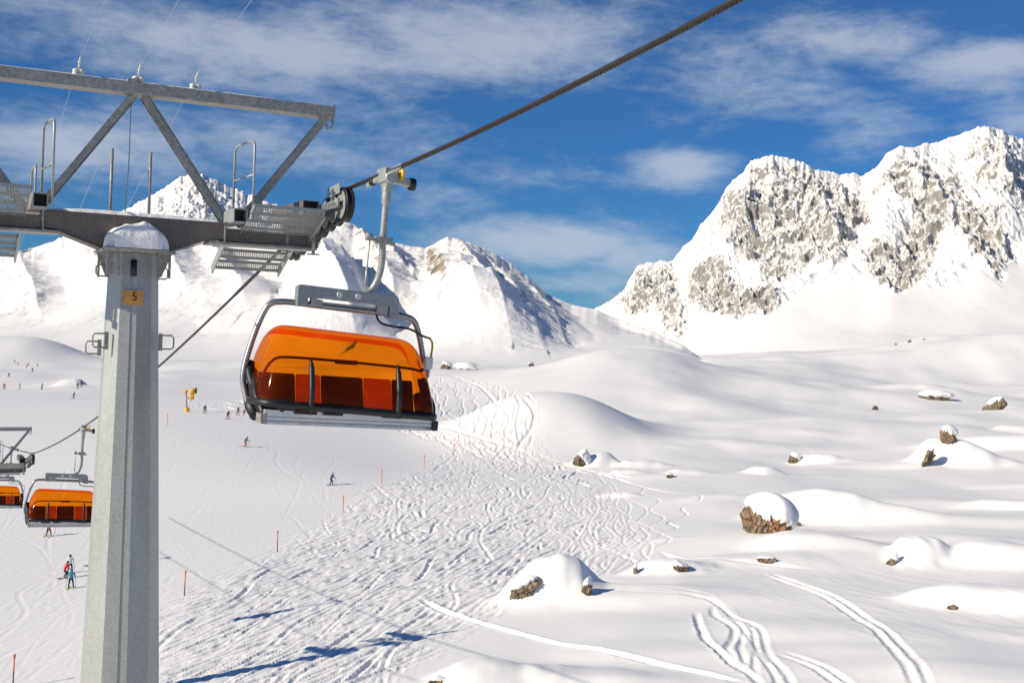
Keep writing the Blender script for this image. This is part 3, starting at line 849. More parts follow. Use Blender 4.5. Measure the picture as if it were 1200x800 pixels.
def build_tower(number=True):
    g = float(snow_z(np.array([TOWER.x]), np.array([TOWER.y]))[0])
    root = empty('lift_tower', (TOWER.x, TOWER.y, g), YAW)
    H = -g                                           # local z of eye level

    def Q(a, b, z): return (a, -b, z + H)

    def B(mb, a0, a1, b0, b1, z0, z1): mb.box(a0, a1, -b1, -b0, z0 + H, z1 + H)
    # shaft: ten-sided tapering tube
    m = MB(); n = 10; rot = math.radians(9) - YAW
    def ring(z):
        r = (.372 + (1.21 - z) * .0322) / math.cos(math.pi / n) * .985
        return [(r * math.cos(rot + math.tau * k / n), r * math.sin(rot + math.tau * k / n), z + H) for k in range(n)]
    zs = [g - 3, -12, -5, 1.21]
    vs = sum([ring(z) for z in zs], [])
    fs = [(i * n + k, i * n + (k + 1) % n, (i + 1) * n + (k + 1) % n, (i + 1) * n + k) for i in range(len(zs) - 1) for k in range(n)]
    m.add(vs, fs + [list(range((len(zs) - 1) * n, len(zs) * n))])
    m.build('shaft', M['galv'], root)
    m = MB()                                         # weld seam down one facet
    k = 7
    for (z0, z1) in ((-21, -5), (-5, 1.15)):
        r0, r1 = [.372 + (1.21 - z) * .0322 for z in (z0, z1)]
        an = rot + math.tau * (k + .62) / n
        m.bar((r0 * math.cos(an), r0 * math.sin(an), z0 + H), (r1 * math.cos(an), r1 * math.sin(an), z1 + H), .014, .014)
    m.build('weld_seam', M['galv'], root)
    # flange with gussets and slot covers
    m = MB(); B(m, -.56, .56, -.5, .56, 1.215, 1.262)
    for a in (-.48, -.3, .3, .48):
        for b in (.44, -.4):
            m.prism([(a - .012, .83 + H), (a + .012, .83 + H), (a + .012, 1.213 + H), (a - .012, 1.213 + H)], -b - (.1 if b > 0 else -.0), -b + (.0 if b > 0 else .1))
    for a in (-1, 1):
        for b in (-.25, .0, .25):
            s = .012
            m.hexa([Q(a * .36, b - s, .85), Q(a * .4, b - s, .85), Q(a * .4, b + s, .85), Q(a * .36, b + s, .85), Q(a * .36, b - s, 1.213), Q(a * .55, b - s, 1.213), Q(a * .55, b + s, 1.213), Q(a * .36, b + s, 1.213)])
    m.build('flange', M['galv_dark'], root, bevel=.004)
    m = MB(); m.tube([Q(-.06, .385, 1.1), Q(-.06, .4, .84)], .05, 10); m.build('cable_slot', M['black'], root)
    # loop handles
    for (a, z, h) in ((-.44, -.2, .22), (-.40, .92, .18), (.44, -.2, .22), (.34, .92, .18), (-.5, -.32, .2)):
        m = MB(); s = 1 if a > 0 else -1; b = .26 if z < 0 else .1
        if h == .2: b = -.05
        m.tube([Q(a, b, z + h / 2), Q(a + s * .16, b, z + h / 2), Q(a + s * .19, b, z + h / 2 - .04), Q(a + s * .19, b, z - h / 2 + .04), Q(a + s * .16, b, z - h / 2), Q(a, b, z - h / 2)], .013, 8)
        m.bar(Q(a - s * .02, b, z - h / 2 - .03), Q(a - s * .02, b, z + h / 2 + .03), .06, .03)
        m.build('step_loop', M['galv_dark'], root)
    # number plate
    if number:
        m = MB(); m.box(-.155, .155, -.006, .006, -.115, .115); pl = m.build('number_plate', M['plate'], root, Q(-.055, .418, .50))
        pl.rotation_euler = (0, 0, -YAW * .72)
        fc = bpy.data.curves.new('numeral', 'FONT'); fc.body = '5'; fc.size = .2; fc.extrude = .001; fc.align_x = 'CENTER'; fc.align_y = 'CENTER'
        ft = bpy.data.objects.new('tmp', fc); COL.objects.link(ft)
        fm = bpy.data.meshes.new_from_object(ft.evaluated_get(bpy.context.evaluated_depsgraph_get())); bpy.data.objects.remove(ft)
        fo = bpy.data.objects.new('numeral', fm); fm.materials.clear(); fm.materials.append(M['ink']); COL.objects.link(fo)
        fo.parent = pl; fo.location = (0.02, -.009, .01); fo.rotation_euler = (math.radians(90), 0, 0)
        m = MB()
        for x, z in ((-.13, .02), (.13, .03), (-.165, -.05)):
            m = MB(); m.lathe([(.008, -.01), (.008, .0)], (x, -.004, z), 'y', 8); m.build('rivet', M['ink'], pl)
    # crossarm
    m = MB()
    m.prism([(x, z + H) for x, z in [(-1.42, 1.80), (-1.42, 1.55), (-1.14, 1.50), (-.5, 1.266), (.5, 1.266), (1.14, 1.50), (1.42, 1.55), (1.42, 1.80)]], -.2, .2)
    for s in (1, -1):
        m.prism([(x * s, z + H) for x, z in [(1.423, 1.73), (1.423, 1.52), (3.05, 1.50), (3.05, 1.72)]][::s], -.17, .17)
    m.build('crossarm', M['steel_brown'], root)
    m = MB()                                         # bottom flange plates, a little wider than the box
    for s in (1, -1):
        m.hexa([Q(s * .5, -.23, 1.245), Q(s * 1.16, -.23, 1.478), Q(s * 1.16, .23, 1.478), Q(s * .5, .23, 1.245), Q(s * .5, -.23, 1.263), Q(s * 1.16, -.23, 1.496), Q(s * 1.16, .23, 1.496), Q(s * .5, .23, 1.263)])
        m.build('flange_plate', M['steel_brown'], root); m = MB()
        B(m, min(s * 1.165, s * 3.0), max(s * 1.165, s * 3.0), -.26, .26, 1.455, 1.495)
        m.build('flange_plate', M['galv_dark'], root); m = MB()
        B(m, s * 1.42 - .012, s * 1.42 + .012, -.24, .24, 1.50, 1.84)
        m.build('end_rib', M['galv_dark'], root); m = MB()
    # upper beam and struts
    m = MB(); m.bar(Q(-3.32, 0, 3.885), Q(3.24, 0, 3.885), .34, .19); m.build('upper_beam', M['galv_dark'], root, bevel=.008)
    m = MB(); B(m, 3.242, 3.30, -.1, .1, 3.78, 4.02)
    m.tube([Q(3.27, 0, 3.8), Q(3.3, 0, 3.70), Q(3.27, 0, 3.62), Q(3.2, 0, 3.61), Q(3.17, 0, 3.68)], .022, 8)
    m.build('end_plate', M['galv'], root)
    m = MB(); B(m, -.13, -.06, -.14, .14, 3.74, 4.04); B(m, -.2, .0, -.12, .12, 3.995, 4.03); m.build('clamp_bracket', M['galv'], root)
    for s in (1, -1):
        m = MB(); m.channel(Q(s * .08, 0, 3.79), Q(s * 1.46, 0, 1.84), .12, .15, .014, (0, 1, 0), 1)
        m.bar(Q(s * .10, -.05, 3.7), Q(s * 1.40, -.05, 1.86), .03, .07, (0, 1, 0))
        m.build('inner_strut', M['galv_dark'], root)
        m = MB(); m.bar(Q(s * 3.16, 0, 3.80), Q(s * 1.66, 0, 1.80), .12, .13); m.build('outer_strut', M['galv_dark'], root, bevel=.006)
    # working platforms
    for s in (1, -1):
        m = MB()                                     # square bracket tube with open end
        c = s * 1.52
        for (u0, u1, w0, w1) in ((-.11, .11, .095, .11), (-.11, .11, -.11, -.095), (-.11, -.095, -.095, .095), (.095, .11, -.095, .095)):
            B(m, c + u0, c + u1, -.9, .82, 1.90 + w0, 1.90 + w1)
        m.build('bracket_tube', M['galv'], root)
        m = MB(); B(m, c - .094, c + .094, -.85, .6, 1.807, 1.993); m.build('tube_inner_shade', M['black'], root)  # black fill stands in for the shade inside the open tube
        treads = [(.95 - .245 * k, 2.02 - .10 * k) for k in range(4)] + [(-1.15 - .36 * k, 1.42 - .18 * k) for k in range(2)]
        for (b, z) in treads:
            m = MB(); a0, a1 = sorted((s * 1.68, s * 2.86)); w = .22
            # perforated plank: rim and slanted lattice so light falls through
            zn, zf_ = z + .052, z - .052             # the walkway slopes down away from the viewer
            m.bar(Q(a0, b + w / 2, zn - .02), Q(a1, b + w / 2, zn - .02), .014, .06); m.bar(Q(a0, b - w / 2, zf_ - .02), Q(a1, b - w / 2, zf_ - .02), .014, .06)
            for kk in range(30):
                xx = a0 + (a1 - a0) * (kk + .5) / 30
                m.bar(Q(xx - .022, b + w / 2, zn), Q(xx + .022, b - w / 2, zf_), .017, .01)
            for fr_ in (.33, .67): m.bar(Q(a0, b + w * (.5 - fr_), zn + (zf_ - zn) * fr_ + .001), Q(a1, b + w * (.5 - fr_), zn + (zf_ - zn) * fr_ + .001), .018, .012)
            for e in (a0, a1): m.bar(Q(e, b + w / 2, zn - .02), Q(e, b - w / 2, zf_ - .02), .014, .06)
            m.build('tread', M['galv'], root)
        for e in (1.66, 2.88):
            if e > 2:
                m = MB(); m.bar(Q(s * e, 1.0, 1.97), Q(s * e, .15, 1.61), .02, .07, (0, 0, 1)); m.build('stringer', M['galv'], root)
            m = MB(); m.bar(Q(s * e, -.85, 1.56), Q(s * e, -1.72, 1.12), .03, .15, (0, 0, 1)); m.build('stringer', M['galv'], root)
        for (x, b, z0, z1) in ((2.5, .15, 1.5, 1.72), (2.92, .3, 1.38, 1.72)):
            m = MB()
            m.tube([Q(s * x, b, z0), Q(s * x, b, z1)], .03, 8); m.bar(Q(s * (x - .1), b, z0), Q(s * (x + .1), b, z0), .1, .025)
            m.build('hanger_bracket', M['galv'], root)
        # hand rails
        def loop(a0, b0, a1, b1, zb, zt, mid, r=.021):
            m = MB()
            m.tube([Q(a0, b0, zb), Q(a0, b0, zt - .12), Q(a0 + (a1 - a0) * .05, b0 + (b1 - b0) * .05, zt - .03), Q(a0 + (a1 - a0) * .14, b0 + (b1 - b0) * .14, zt), Q(a0 + (a1 - a0) * .86, b0 + (b1 - b0) * .86, zt), Q(a0 + (a1 - a0) * .95, b0 + (b1 - b0) * .95, zt - .03), Q(a1, b1, zt - .12), Q(a1, b1, zb)], r, 8)
            if mid: m.tube([Q(a0, b0, mid), Q(a1, b1, mid)], r * .8, 8)
            m.build('hand_rail', M['galv'], root)
        if s > 0: loop(1.80, .5, 1.73, -.55, 1.9, 3.2, 2.62)
        else: loop(-1.33, .55, -1.40, -.35, 1.8, 3.2, 2.5)
        loop(s * 1.46, -.75, s * 1.46, -1.45, 1.55, 2.62, 2.2, .018)
        m = MB(); m.tube([Q(s * .31, -.55, 1.7), Q(s * .31, -.55, 2.97)], .026, 8); m.build('post', M['galv_dark'], root)
        # sheave train: support tube along the rope, wheels, yoke plates
        m = MB()
        sl0, sl1 = .09, .2
        def rz(b): return 2.48 + (b * sl0 if b > 0 else b * sl1)
        for (u0, u1, w0, w1) in ((-.14, .14, .115, .13), (-.14, .14, -.13, -.115), (-.14, -.125, -.115, .115), (.125, .14, -.115, .115)):
            B(m, s * 2.84 + u0, s * 2.84 + u1, -1.6, .35, 2.16 + w0, 2.16 + w1)
        m.build('sheave_beam', M['steel_brown'], root)
        m = MB(); B(m, s * 2.84 - .124, s * 2.84 + .124, -1.5, .2, 2.05, 2.27); m.build('beam_inner_shade', M['black'], root)  # hollow beam's dark inside painted as a black block
        m = MB(); B(m, min(s * 2.86, s * 3.04), max(s * 2.86, s * 3.04), -.15, .12, 1.723, 2.02); m.build('sheave_mount', M['steel_brown'], root); m = MB(); B(m, min(s * 2.8, s * 3.1), max(s * 2.8, s * 3.1), -1.2, -1.0, 1.5, 2.02); m.build('sheave_mount', M['steel_brown'], root)
        for k in range(8):
            b = .62 - .42 * k; zc_ = rz(b) - .30
            m = MB()
            m.lathe([(.07, -.075), (.23, -.06), (.285, -.075), (.30, -.06), (.30, -.04), (.262, -.012), (.262, .012), (.30, .04), (.30, .06), (.285, .075), (.23, .06), (.07, .075)], Q(s * 3.36, b, zc_), 'x', 28)
            w = m.build('sheave', M['black'], root)
            m = MB(); m.lathe([(.215, -.083), (.235, -.078), (.25, -.079), (.05, -.079), (.05, -.10), (.05, .10), (.05, .079), (.25, .079)], (s * 3.36, -b, zc_ + H), 'x', 24); m.build('sheave_rim', M['galv'], w)
            w.parent = root
        for k in range(4):
            m = MB(); b0 = .62 - .84 * k
            m.bar(Q(s * 3.20, b0 + .12, rz(b0) - .27), Q(s * 3.20, b0 - .54, rz(b0 - .42) - .27), .03, .13)
            m.bar(Q(s * 3.26, b0, rz(b0) - .30), Q(s * 2.98, b0 - .1, 2.16), .09, .09)
            m.build('sheave_yoke', M['galv_dark'], root)
        m = MB(); m.bar(Q(s * 3.24, .66, rz(.6) - .02), Q(s * 3.24, .0, rz(.0) - .0), .012, .17); m.bar(Q(s * 3.22, .36, rz(.3) - .3), Q(s * 3.22, .36, rz(.3) + .02), .06, .02); m.build('catcher_plate', M['galv'], root)
    # insulators for the signal wires
    for a in (-.94, -.02, .9):
        m = MB()
        for dx in (-.045, .045): m.lathe([(.02, 0), (.05, .015), (.055, .05), (.035, .06), (.055, .07), (.05, .105), (.02, .12)], Q(a + dx, 0, 3.985), 'z', 12)
        m.tube([Q(a, 0, 4.05), Q(a, .05, 4.2), Q(a, .16, 4.26)], .014, 6); m.lathe([(.01, -.02), (.03, 0), (.01, .02)], Q(a, .06, 4.2), 'z', 8)
        m.build('insulator', M['white_insul'], root)
    # cable running along the inner strut
    m = MB(); m.tube([Q(-.1, .06, 3.75), Q(-.13, .05, 3.55), Q(-.13, .03, 2.6), Q(-.17, .03, 1.85)], .009, 6); m.build('cable', M['galv_dark'], root)
    return root


tower = build_tower()
tag(tower, 'tall grey steel lift tower numbered 5 with crossarm, platforms and sheaves', 'lift tower', 'lift towers')
# snow lying on the tower's flange and crossarm
gT = tower.location.z


def blob(name, pts, mat, seed, sub=4, sm=True):
    pass


def snow_heap(name, w, dpt, h, overhang, seed, nx=48, ny=36, sq=3.0):
    """cushion of snow on a flat plate: flat underside, lumpy rounded top"""
    u = np.linspace(-1, 1, nx); v = np.linspace(-1, 1, ny); U, V = np.meshgrid(u, v)
    r = (np.abs(U) ** sq + np.abs(V) ** sq) ** (1 / sq)
    prof = np.clip(1 - r ** 2.2, 0, 1) ** .42
    ed = 1 + .06 * fbm(U * 1.4 + seed, V * 1.4, 3, seed)
    X = U * w * ed; Y = V * dpt * ed
    Z = h * prof * (1 + .25 * fbm(U * 1.1 + seed, V * 1.1 + 4, 3, seed + 2))
    k = nx * ny
    mb = MB()
    idx = lambda i, j: i * nx + j
    top = [(X[i, j], Y[i, j], Z[i, j]) for i in range(ny) for j in range(nx)]
    fs = [(idx(i, j), idx(i, j + 1), idx(i + 1, j + 1), idx(i + 1, j)) for i in range(ny - 1) for j in range(nx - 1)]
    mb.add(top, fs, True)
    mb.add([(x, y, -.012) for x, y, z in top], [f[::-1] for f in fs], True)
    return mb


def at_tower(a, b, z): return TOWER + ex * a + ey * b + ez * z


mb = snow_heap('snow_cushion', .50, .25, .40, 0, 3, sq=4.5)
o = mb.build('snow_cushion', M['cap_snow'], None, at_tower(-.03, .36, 1.275)); o.rotation_euler = (0, 0, YAW)
tag(o, 'thick rounded cushion of snow on the flange above plate number 5', 'snow', 'snow lying on the tower')
mb = snow_heap('snow_cushion', 1.36, .2, .075, 0, 8, 90, 20, 5)
o = mb.build('snow_cushion', M['cap_snow'], None, at_tower(0.0, 0, 1.815)); o.rotation_euler = (0, 0, YAW)
tag(o, 'thin white layer of snow along the top of the brown crossarm', 'snow', 'snow lying on the tower')
mb = snow_heap('snow_cushion', 3.2, .07, .03, 0, 12, 120, 12, 6)
o = mb.build('snow_cushion', M['cap_snow'], None, at_tower(-.05, 0, 3.984)); o.rotation_euler = (0, 0, YAW)
tag(o, 'thin line of snow on the long upper beam of the tower', 'snow', 'snow lying on the tower')

tower2 = copy_tree(tower)
tower2.location = tower.location + STEP
# shaft of the second tower keeps standing in the ground below it
tag(tower2, 'distant lift tower cut by the left picture edge, beside a small orange chair', 'lift tower', 'lift towers')
for ch in list(tower2.children):
    if ch.name.startswith('number_plate'):
        for c2 in list(ch.children): bpy.data.objects.remove(c2)
        bpy.data.objects.remove(ch)

# ------------------------------------------------------------------ rope and wires
SH = at_tower(3.40, 0, 2.475)


def rope_point(s, side=1):
    """s metres along the rope behind the first tower (negative: towards the viewer)"""
    a = 3.40 * side
    if s <= 0: z = 2.50 + .028 * (-s) + .0029 * s * s
    elif s <= 52:
        t = s / 52; z = 2.50 - 9.7 * t - .75 * 4 * t * (1 - t)
    else:
        t = s - 52; z = 2.50 - 9.7 - .08 * t + .0004 * t * t
    return TOWER + ex * a - ey * s + ez * z


for side, lab in ((1, 'dark stranded steel haul rope rising over the sheaves to the upper right'), (-1, 'steel haul rope of the return line left of the tower')):
    pts = [rope_point(s, side) for s in np.concatenate([np.linspace(-60, 0, 40), np.linspace(.8, 120, 60)])]
    m = MB(); m.tube(pts, .031 if side == 1 else .022, 10)
    # strands laid round the core give the twisted look close to the viewer
    if side == 1:
        for k in range(6):
            sp = []
            for i in range(900):
                s = -20 + i * .03
                p = rope_point(s, side); t = s / .42 * math.tau + k * math.tau / 6
                sp.append(p + (ex * math.cos(t) + ez * math.sin(t)) * .026)
            m.tube(sp, .0135, 5, caps=False)
    o = m.build('haul_rope', M['rope']); tag(o, lab, 'rope', 'haul ropes')
WL = ['leftmost of three thin signal wires over the tower beam', 'middle of three thin signal wires over the tower beam', 'rightmost of three thin signal wires over the tower beam']
for a, lab in zip((-.94, -.02, .9), WL):
    p0 = TOWER + ex * a + ey * .16 + ez * 4.26; p1 = p0 + STEP
    pts = [p0 + ey * (20 - k) + ez * ((20 - k) * .11 + .002 * (20 - k) ** 2) for k in range(20)] + [p0] + [p0 + (p1 - p0) * t + ez * (-.9 * 4 * t * (1 - t)) for t in np.linspace(.03, 1, 40)] + [p1 - ey * 40 - ez * 5]
    m = MB(); m.tube(pts, .0034, 5); o = m.build('signal_wire', M['wire']); tag(o, lab, 'wire', 'signal wires')


# ------------------------------------------------------------------ chairs
def smooth_path(p, it=3):
    P = np.array(p, float)
    for _ in range(it):
        q = np.empty((2 * len(P) - 2, 3)); q[0::2] = P[:-1] * .75 + P[1:] * .25; q[1::2] = P[:-1] * .25 + P[1:] * .75
        P = np.vstack([P[:1], q, P[-1:]])
    return [tuple(v) for v in P]


CX = -.55


def build_chair():
    """local frame: x right as seen from the front, -y to the front, z up; origin at the rope"""
    root = empty('lift_chair', (0, 0, 0))

    def V_(x, f, z): return (x, -f, z)
    # grip
    m = MB()
    m.box(-.05, .16, -.16, .16, -.12, .10); m.bar(V_(.0, .0, -.03), V_(.46, .05, -.09), .13, .12); m.lathe([(.10, -.2), (.11, -.18), (.11, .18), (.10, .2)], (.06, 0, -.05), 'y', 16)
    m.box(.0, .14, -.1, .1, -.26, -.11); m.box(-.03, .2, -.06, .3, .05, .12)
    m.bar(V_(0, .2, .01), V_(0, .75, .06), .07, .08); m.bar(V_(0, -.2, -.02), V_(0, -.75, -.10), .07, .08)
    grip = m.build('grip', M['galv'], root, bevel=.012)
    m = MB(); m.lathe([(.05, -.03), (.10, -.028), (.115, 0), (.10, .028), (.05, .03)], (.27, -.08, .04), 'x', 20); m.build('guide_roller', M['yellow'], grip)
    m = MB(); m.lathe([(.03, -.05), (.1, -.045), (.105, 0), (.1, .045), (.03, .05)], (.49, -.06, -.10), 'x', 18); m.lathe([(.05, -.05), (.06, 0), (.05, .05)], (-.02, .48, -.07), 'x', 14); m.build('rubber_roller', M['black'], grip)
    # hanger arm
    m = MB()
    path = smooth_path([V_(.06, 0, -.2), V_(.06, 0, -.7), V_(.06, -.02, -1.05), V_(.10, -.05, -1.48), V_(.02, -.14, -1.82), V_(-.16, -.16, -1.95), V_(-.42, -.13, -2.03)], 3)
    for a, b in zip(path[:-1], path[1:]): pass
    m.tube(path, [.085 if p[2] > -.45 else .064 for p in path], 8)
    hg = m.build('hanger_arm', M['hanger'], root)
    m = MB(); m.box(-.07, .2, -.11, .11, -1.10, -1.0); m.bar(V_(-.22, .05, -1.04), V_(.26, .05, -1.1), .05, .05); m.lathe([(.03, -.06), (.06, -.05), (.06, .05), (.03, .06)], (-.22, -.05, -1.02), 'x', 12); m.build('arm_joint', M['galv_dark'], hg)
    m = MB(); m.tube([V_(-.2, .05, -1.05), V_(-.2, .02, -1.5)], .014, 8); m.tube([V_(-.2, .02, -1.5), V_(-.2, 0, -1.8)], .024, 8); m.build('damper_rod', M['galv'], hg)
    # yoke
    m = MB()
    m.prism([(CX + x, z) for x, z in [(-.87, -1.92), (-.82, -1.88), (.86, -1.92), (.94, -2.00), (.94, -2.30), (.77, -2.30), (.77, -2.10), (.5, -2.09), (-.5, -2.07), (-.68, -2.08), (-.68, -2.22), (-.87, -2.22)]], .02, -.14)
    yk = m.build('yoke', M['hanger'], root, bevel=.012)
    m = MB()
    for x in (-.15, .18): m.lathe([(.045, -.17), (.05, -.165), (.05, -.141)], (CX + x, 0, -1.99), 'y', 12)
    m.build('bolt', M['alu'], yk)
    m = MB(); m.bar(V_(CX - .62, .06, -2.12), V_(CX - .42, .06, -2.15), .1, .11); m.bar(V_(CX + .55, .06, -2.16), V_(CX + .75, .06, -2.18), .1, .13); m.bar(V_(CX - .62, .06, -2.13), V_(CX + .75, .06, -2.15), .03, .03); m.build('pivot_block', M['galv'], yk)
    # bent tube frame
    m = MB()
    path = smooth_path([V_(CX - 1.30, .35, -3.96), V_(CX - 1.5, .15, -3.92), V_(CX - 1.60, .0, -3.55), V_(CX - 1.64, -.05, -3.30), V_(CX - 1.50, -.05, -2.72), V_(CX - 1.38, -.03, -2.38), V_(CX - 1.28, .0, -2.19), V_(CX - 1.0, .02, -2.16), V_(CX - .6, .02, -2.18), V_(CX + .6, .02, -2.21), V_(CX + 1.0, .02, -2.22), V_(CX + 1.28, .0, -2.26), V_(CX + 1.40, -.03, -2.46), V_(CX + 1.50, -.05, -2.75), V_(CX + 1.62, -.05, -3.3), V_(CX + 1.60, 0, -3.6), V_(CX + 1.5, .15, -3.92), V_(CX + 1.3, .35, -3.96)], 2)
    m.tube(path, .05, 12); fr = m.build('tube_frame', M['chair_tube'], root)
    # bubble: half superellipsoid shell
    m = MB(); nu, nv = 56, 40; rows = []
    prof = smooth_path([V_(0, -.30, -2.70), V_(0, -.22, -2.60), V_(0, .10, -2.54), V_(0, .44, -2.66), V_(0, .68, -3.10), V_(0, .80, -3.50), V_(0, .80, -3.74)], 3)
    pr = np.array(prof); sl = np.concatenate([[0], np.cumsum(np.hypot(np.diff(pr[:, 1]), np.diff(pr[:, 2])))]); tt = np.linspace(0, sl[-1], nv)
    py_ = np.interp(tt, sl, pr[:, 1]); pz_ = np.interp(tt, sl, pr[:, 2])
    vs = []
    for i in range(nu):
        t = -1 + 2 * i / (nu - 1); t = math.copysign(1 - (1 - abs(t)) ** 2.2, t)
        k = (1 - abs(t) ** 16) ** (1 / 2.3) if abs(t) < 1 else 0
        k = max(k, .0)
        for y, z in zip(py_, pz_):
            cy, cz = .05, -3.74
            yy = cy + (y - cy) * (.25 + .75 * k) ; zz = cz + (z - cz) * (.10 + .90 * k) if True else z
            hw = 1.33 + .22 * np.clip((-2.55 - zz) / 1.1, 0, 1)
            vs.append((CX + t * hw, yy, zz - .05 * t))
    fs = [(i * nv + j, i * nv + j + 1, (i + 1) * nv + j + 1, (i + 1) * nv + j) for i in range(nu - 1) for j in range(nv - 1)]
    m.add(vs, fs, True); bb = m.build('bubble', M['bubble'], root)
    rim = [vs[i * nv + nv - 1] for i in range(nu)]; rim = [(x, y - .012, z - .01) for x, y, z in rim]
    m = MB(); m.tube(rim, .062, 8); m.build('bubble_rim', M['black'], bb)
    # front struts of the bubble
    for x in (-.74, .76):
        m = MB(); pts = []
        for j in range(int(nv * .60), nv):
            pts.append((CX + x, py_[j] - .035, pz_[j]))
        m.tube(pts + [(CX + x, py_[-1] - .02, pz_[-1] - .1)], [.02 + .03 * min(1, i / 3) for i in range(len(pts))] + [.045], 8); m.build('bubble_strut', M['black'], bb)
    # black side shells
    for s in (-1, 1):
        m = MB(); n = 14; A_ = []; Bq = []
        for i in range(n):
            t = i / (n - 1)
            A_.append((CX + s * (1.52 + .06 * math.sin(t * 3)), .10 - .62 * t ** 1.6 - .05, -3.18 - .66 * t))
            Bq.append((CX + s * (1.46 + .10 * math.sin(t * 3)), -.12 - .58 * t ** .7, -3.32 - .52 * t))
        vv = A_ + Bq + [(x - s * .07, y, z) for x, y, z in A_] + [(x - s * .07, y, z) for x, y, z in Bq]
        ff = []
        for i in range(n - 1):
            ff += [(i, i + 1, n + i + 1, n + i), (2 * n + i, 3 * n + i, 3 * n + i + 1, 2 * n + i + 1), (i, 2 * n + i, 2 * n + i + 1, i + 1), (n + i, n + i + 1, 3 * n + i + 1, 3 * n + i)]
        m.add(vv, ff, True)
        # arm pad swinging up along the bubble edge
        m.tube(smooth_path([(CX + s * 1.50, .12, -3.14), (CX + s * 1.54, .0, -3.30), (CX + s * 1.50, -.2, -3.52), (CX + s * 1.42, -.5, -3.68), (CX + s * 1.15, -.76, -3.76)], 2), .075, 10)
        m.tube([(CX + s * 1.52, .1, -3.5), (CX + s * 1.50, -.1, -3.8), (CX + s * 1.46, -.3, -3.92)], .10, 10)
        m.build('side_shell', M['black'], root)
    # seat backs, added orange panels filling the gaps between them, and bench
    wd = [(-1.36, -.74, 'pad_black'), (-.72, -.30, 'gap_panel'), (-.28, .46, 'pad_black'), (.48, .98, 'gap_panel'), (1.0, 1.38, 'pad_black')]
    for (x0, x1, mt) in wd:
        m = MB(); m.hexa([V_(CX + x0, .0, -3.86), V_(CX + x1, .0, -3.86), V_(CX + x1, .12, -3.86), V_(CX + x0, .12, -3.86), V_(CX + x0, -.16, -3.27), V_(CX + x1, -.16, -3.27), V_(CX + x1, -.07, -3.27), V_(CX + x0, -.07, -3.27)])
        m.build('back_or_gap_panel', M[mt], root, bevel=.03)
    m = MB(); m.box(CX - 1.38, CX + 1.38, -.62, -.05, -3.90, -3.82); m.build('seat', M['pad_black'], root, bevel=.02)
    m = MB(); m.tube(smooth_path([V_(CX - 1.40, .15, -3.4), V_(CX - 1.25, .2, -3.06), V_(CX - 1.0, .2, -3.0), V_(CX + 1.2, .2, -3.06), V_(CX + 1.4, .15, -3.10)], 2), .022, 8); m.box(CX - .15, CX + .22, -.24, -.16, -3.07, -3.0); m.build('safety_bar', M['pad_black'], root)
    m = MB()
    m.box(CX - 1.46, CX + 1.50, -.74, -.66, -3.90, -3.80); m.box(CX - 1.46, CX + 1.50, -.735, -.64, -3.96, -3.905); m.box(CX - 1.44, CX + 1.48, -.72, -.1, -3.985, -3.965)
    m.box(CX - 1.46, CX + 1.5, -.76, -.7, -4.02, -3.99); rail = m.build('bench_rail', M['alu'], root, bevel=.006)
    m = MB()
    for (x0, x1) in ((-.98, -.62), (-.5, -.18), (.52, .85), (.95, 1.2)):
        m = MB(); m.box(CX + x0, CX + x1, -.80, -.745, -3.845, -3.80); m.build('rubber_stop', M['black'], rail)
    for s in (-1, 1):
        m = MB(); m.box(CX + s * 1.47 - .05, CX + s * 1.47 + .05, -.77, -.5, -4.01, -3.86); m.build('end_cap', M['galv_dark'] if s < 0 else M['black'], rail)
    # control cable with yellow-black end
    m = MB(); m.tube(smooth_path([V_(CX + .56, .04, -2.22), V_(CX + .62, .06, -2.38), V_(CX + .9, .08, -2.42), V_(CX + 1.2, .06, -2.42), V_(CX + 1.42, .04, -2.52), V_(CX + 1.60, .04, -2.56)], 3), .018, 8); cb = m.build('control_cable', M['black'], root)
    m = MB(); m.tube(smooth_path([V_(CX + 1.60, .04, -2.56), V_(CX + 1.66, .04, -2.64), V_(CX + 1.64, .04, -2.86)], 2), .02, 8); m.build('cable_sleeve', M['yellow'], cb)
    m = MB(); m.box(CX + 1.52, CX + 1.66, -.1, .04, -3.06, -2.86); m.tube([V_(CX + 1.62, .03, -3.0), V_(CX + 1.62, .03, -3.2)], .03, 8); m.build('latch_box', M['alu'], root, bevel=.01)
    return root


chair = build_chair()
CHG = 'six seat chairs with orange bubbles'


def place_chair(o, s, side, label, roll):
    p = rope_point(s, side)
    o.location = p - ez * .02
    o.rotation_euler = (0, math.radians(roll), YAW if side > 0 else YAW + math.pi); o.scale = (.92, 1, .985)
    tag(o, label, 'chairlift chair', CHG)


chair2 = copy_tree(chair); chair3 = copy_tree(chair)
place_chair(chair, -2.35, 1, 'large empty chair with closed orange bubble hanging right of the tower', 2.4)
place_chair(chair2, 31.9, 1, 'smaller orange bubble chair left of the tower shaft', 2.0)
place_chair(chair3, 67.2, 1, 'farthest orange bubble chair, cut by the left picture edge', 1.5)
for s in (27.0, 98.6):
    c = copy_tree(chair); place_chair(c, s, -1, 'orange bubble chair on the return line, outside the left picture edge', 0)

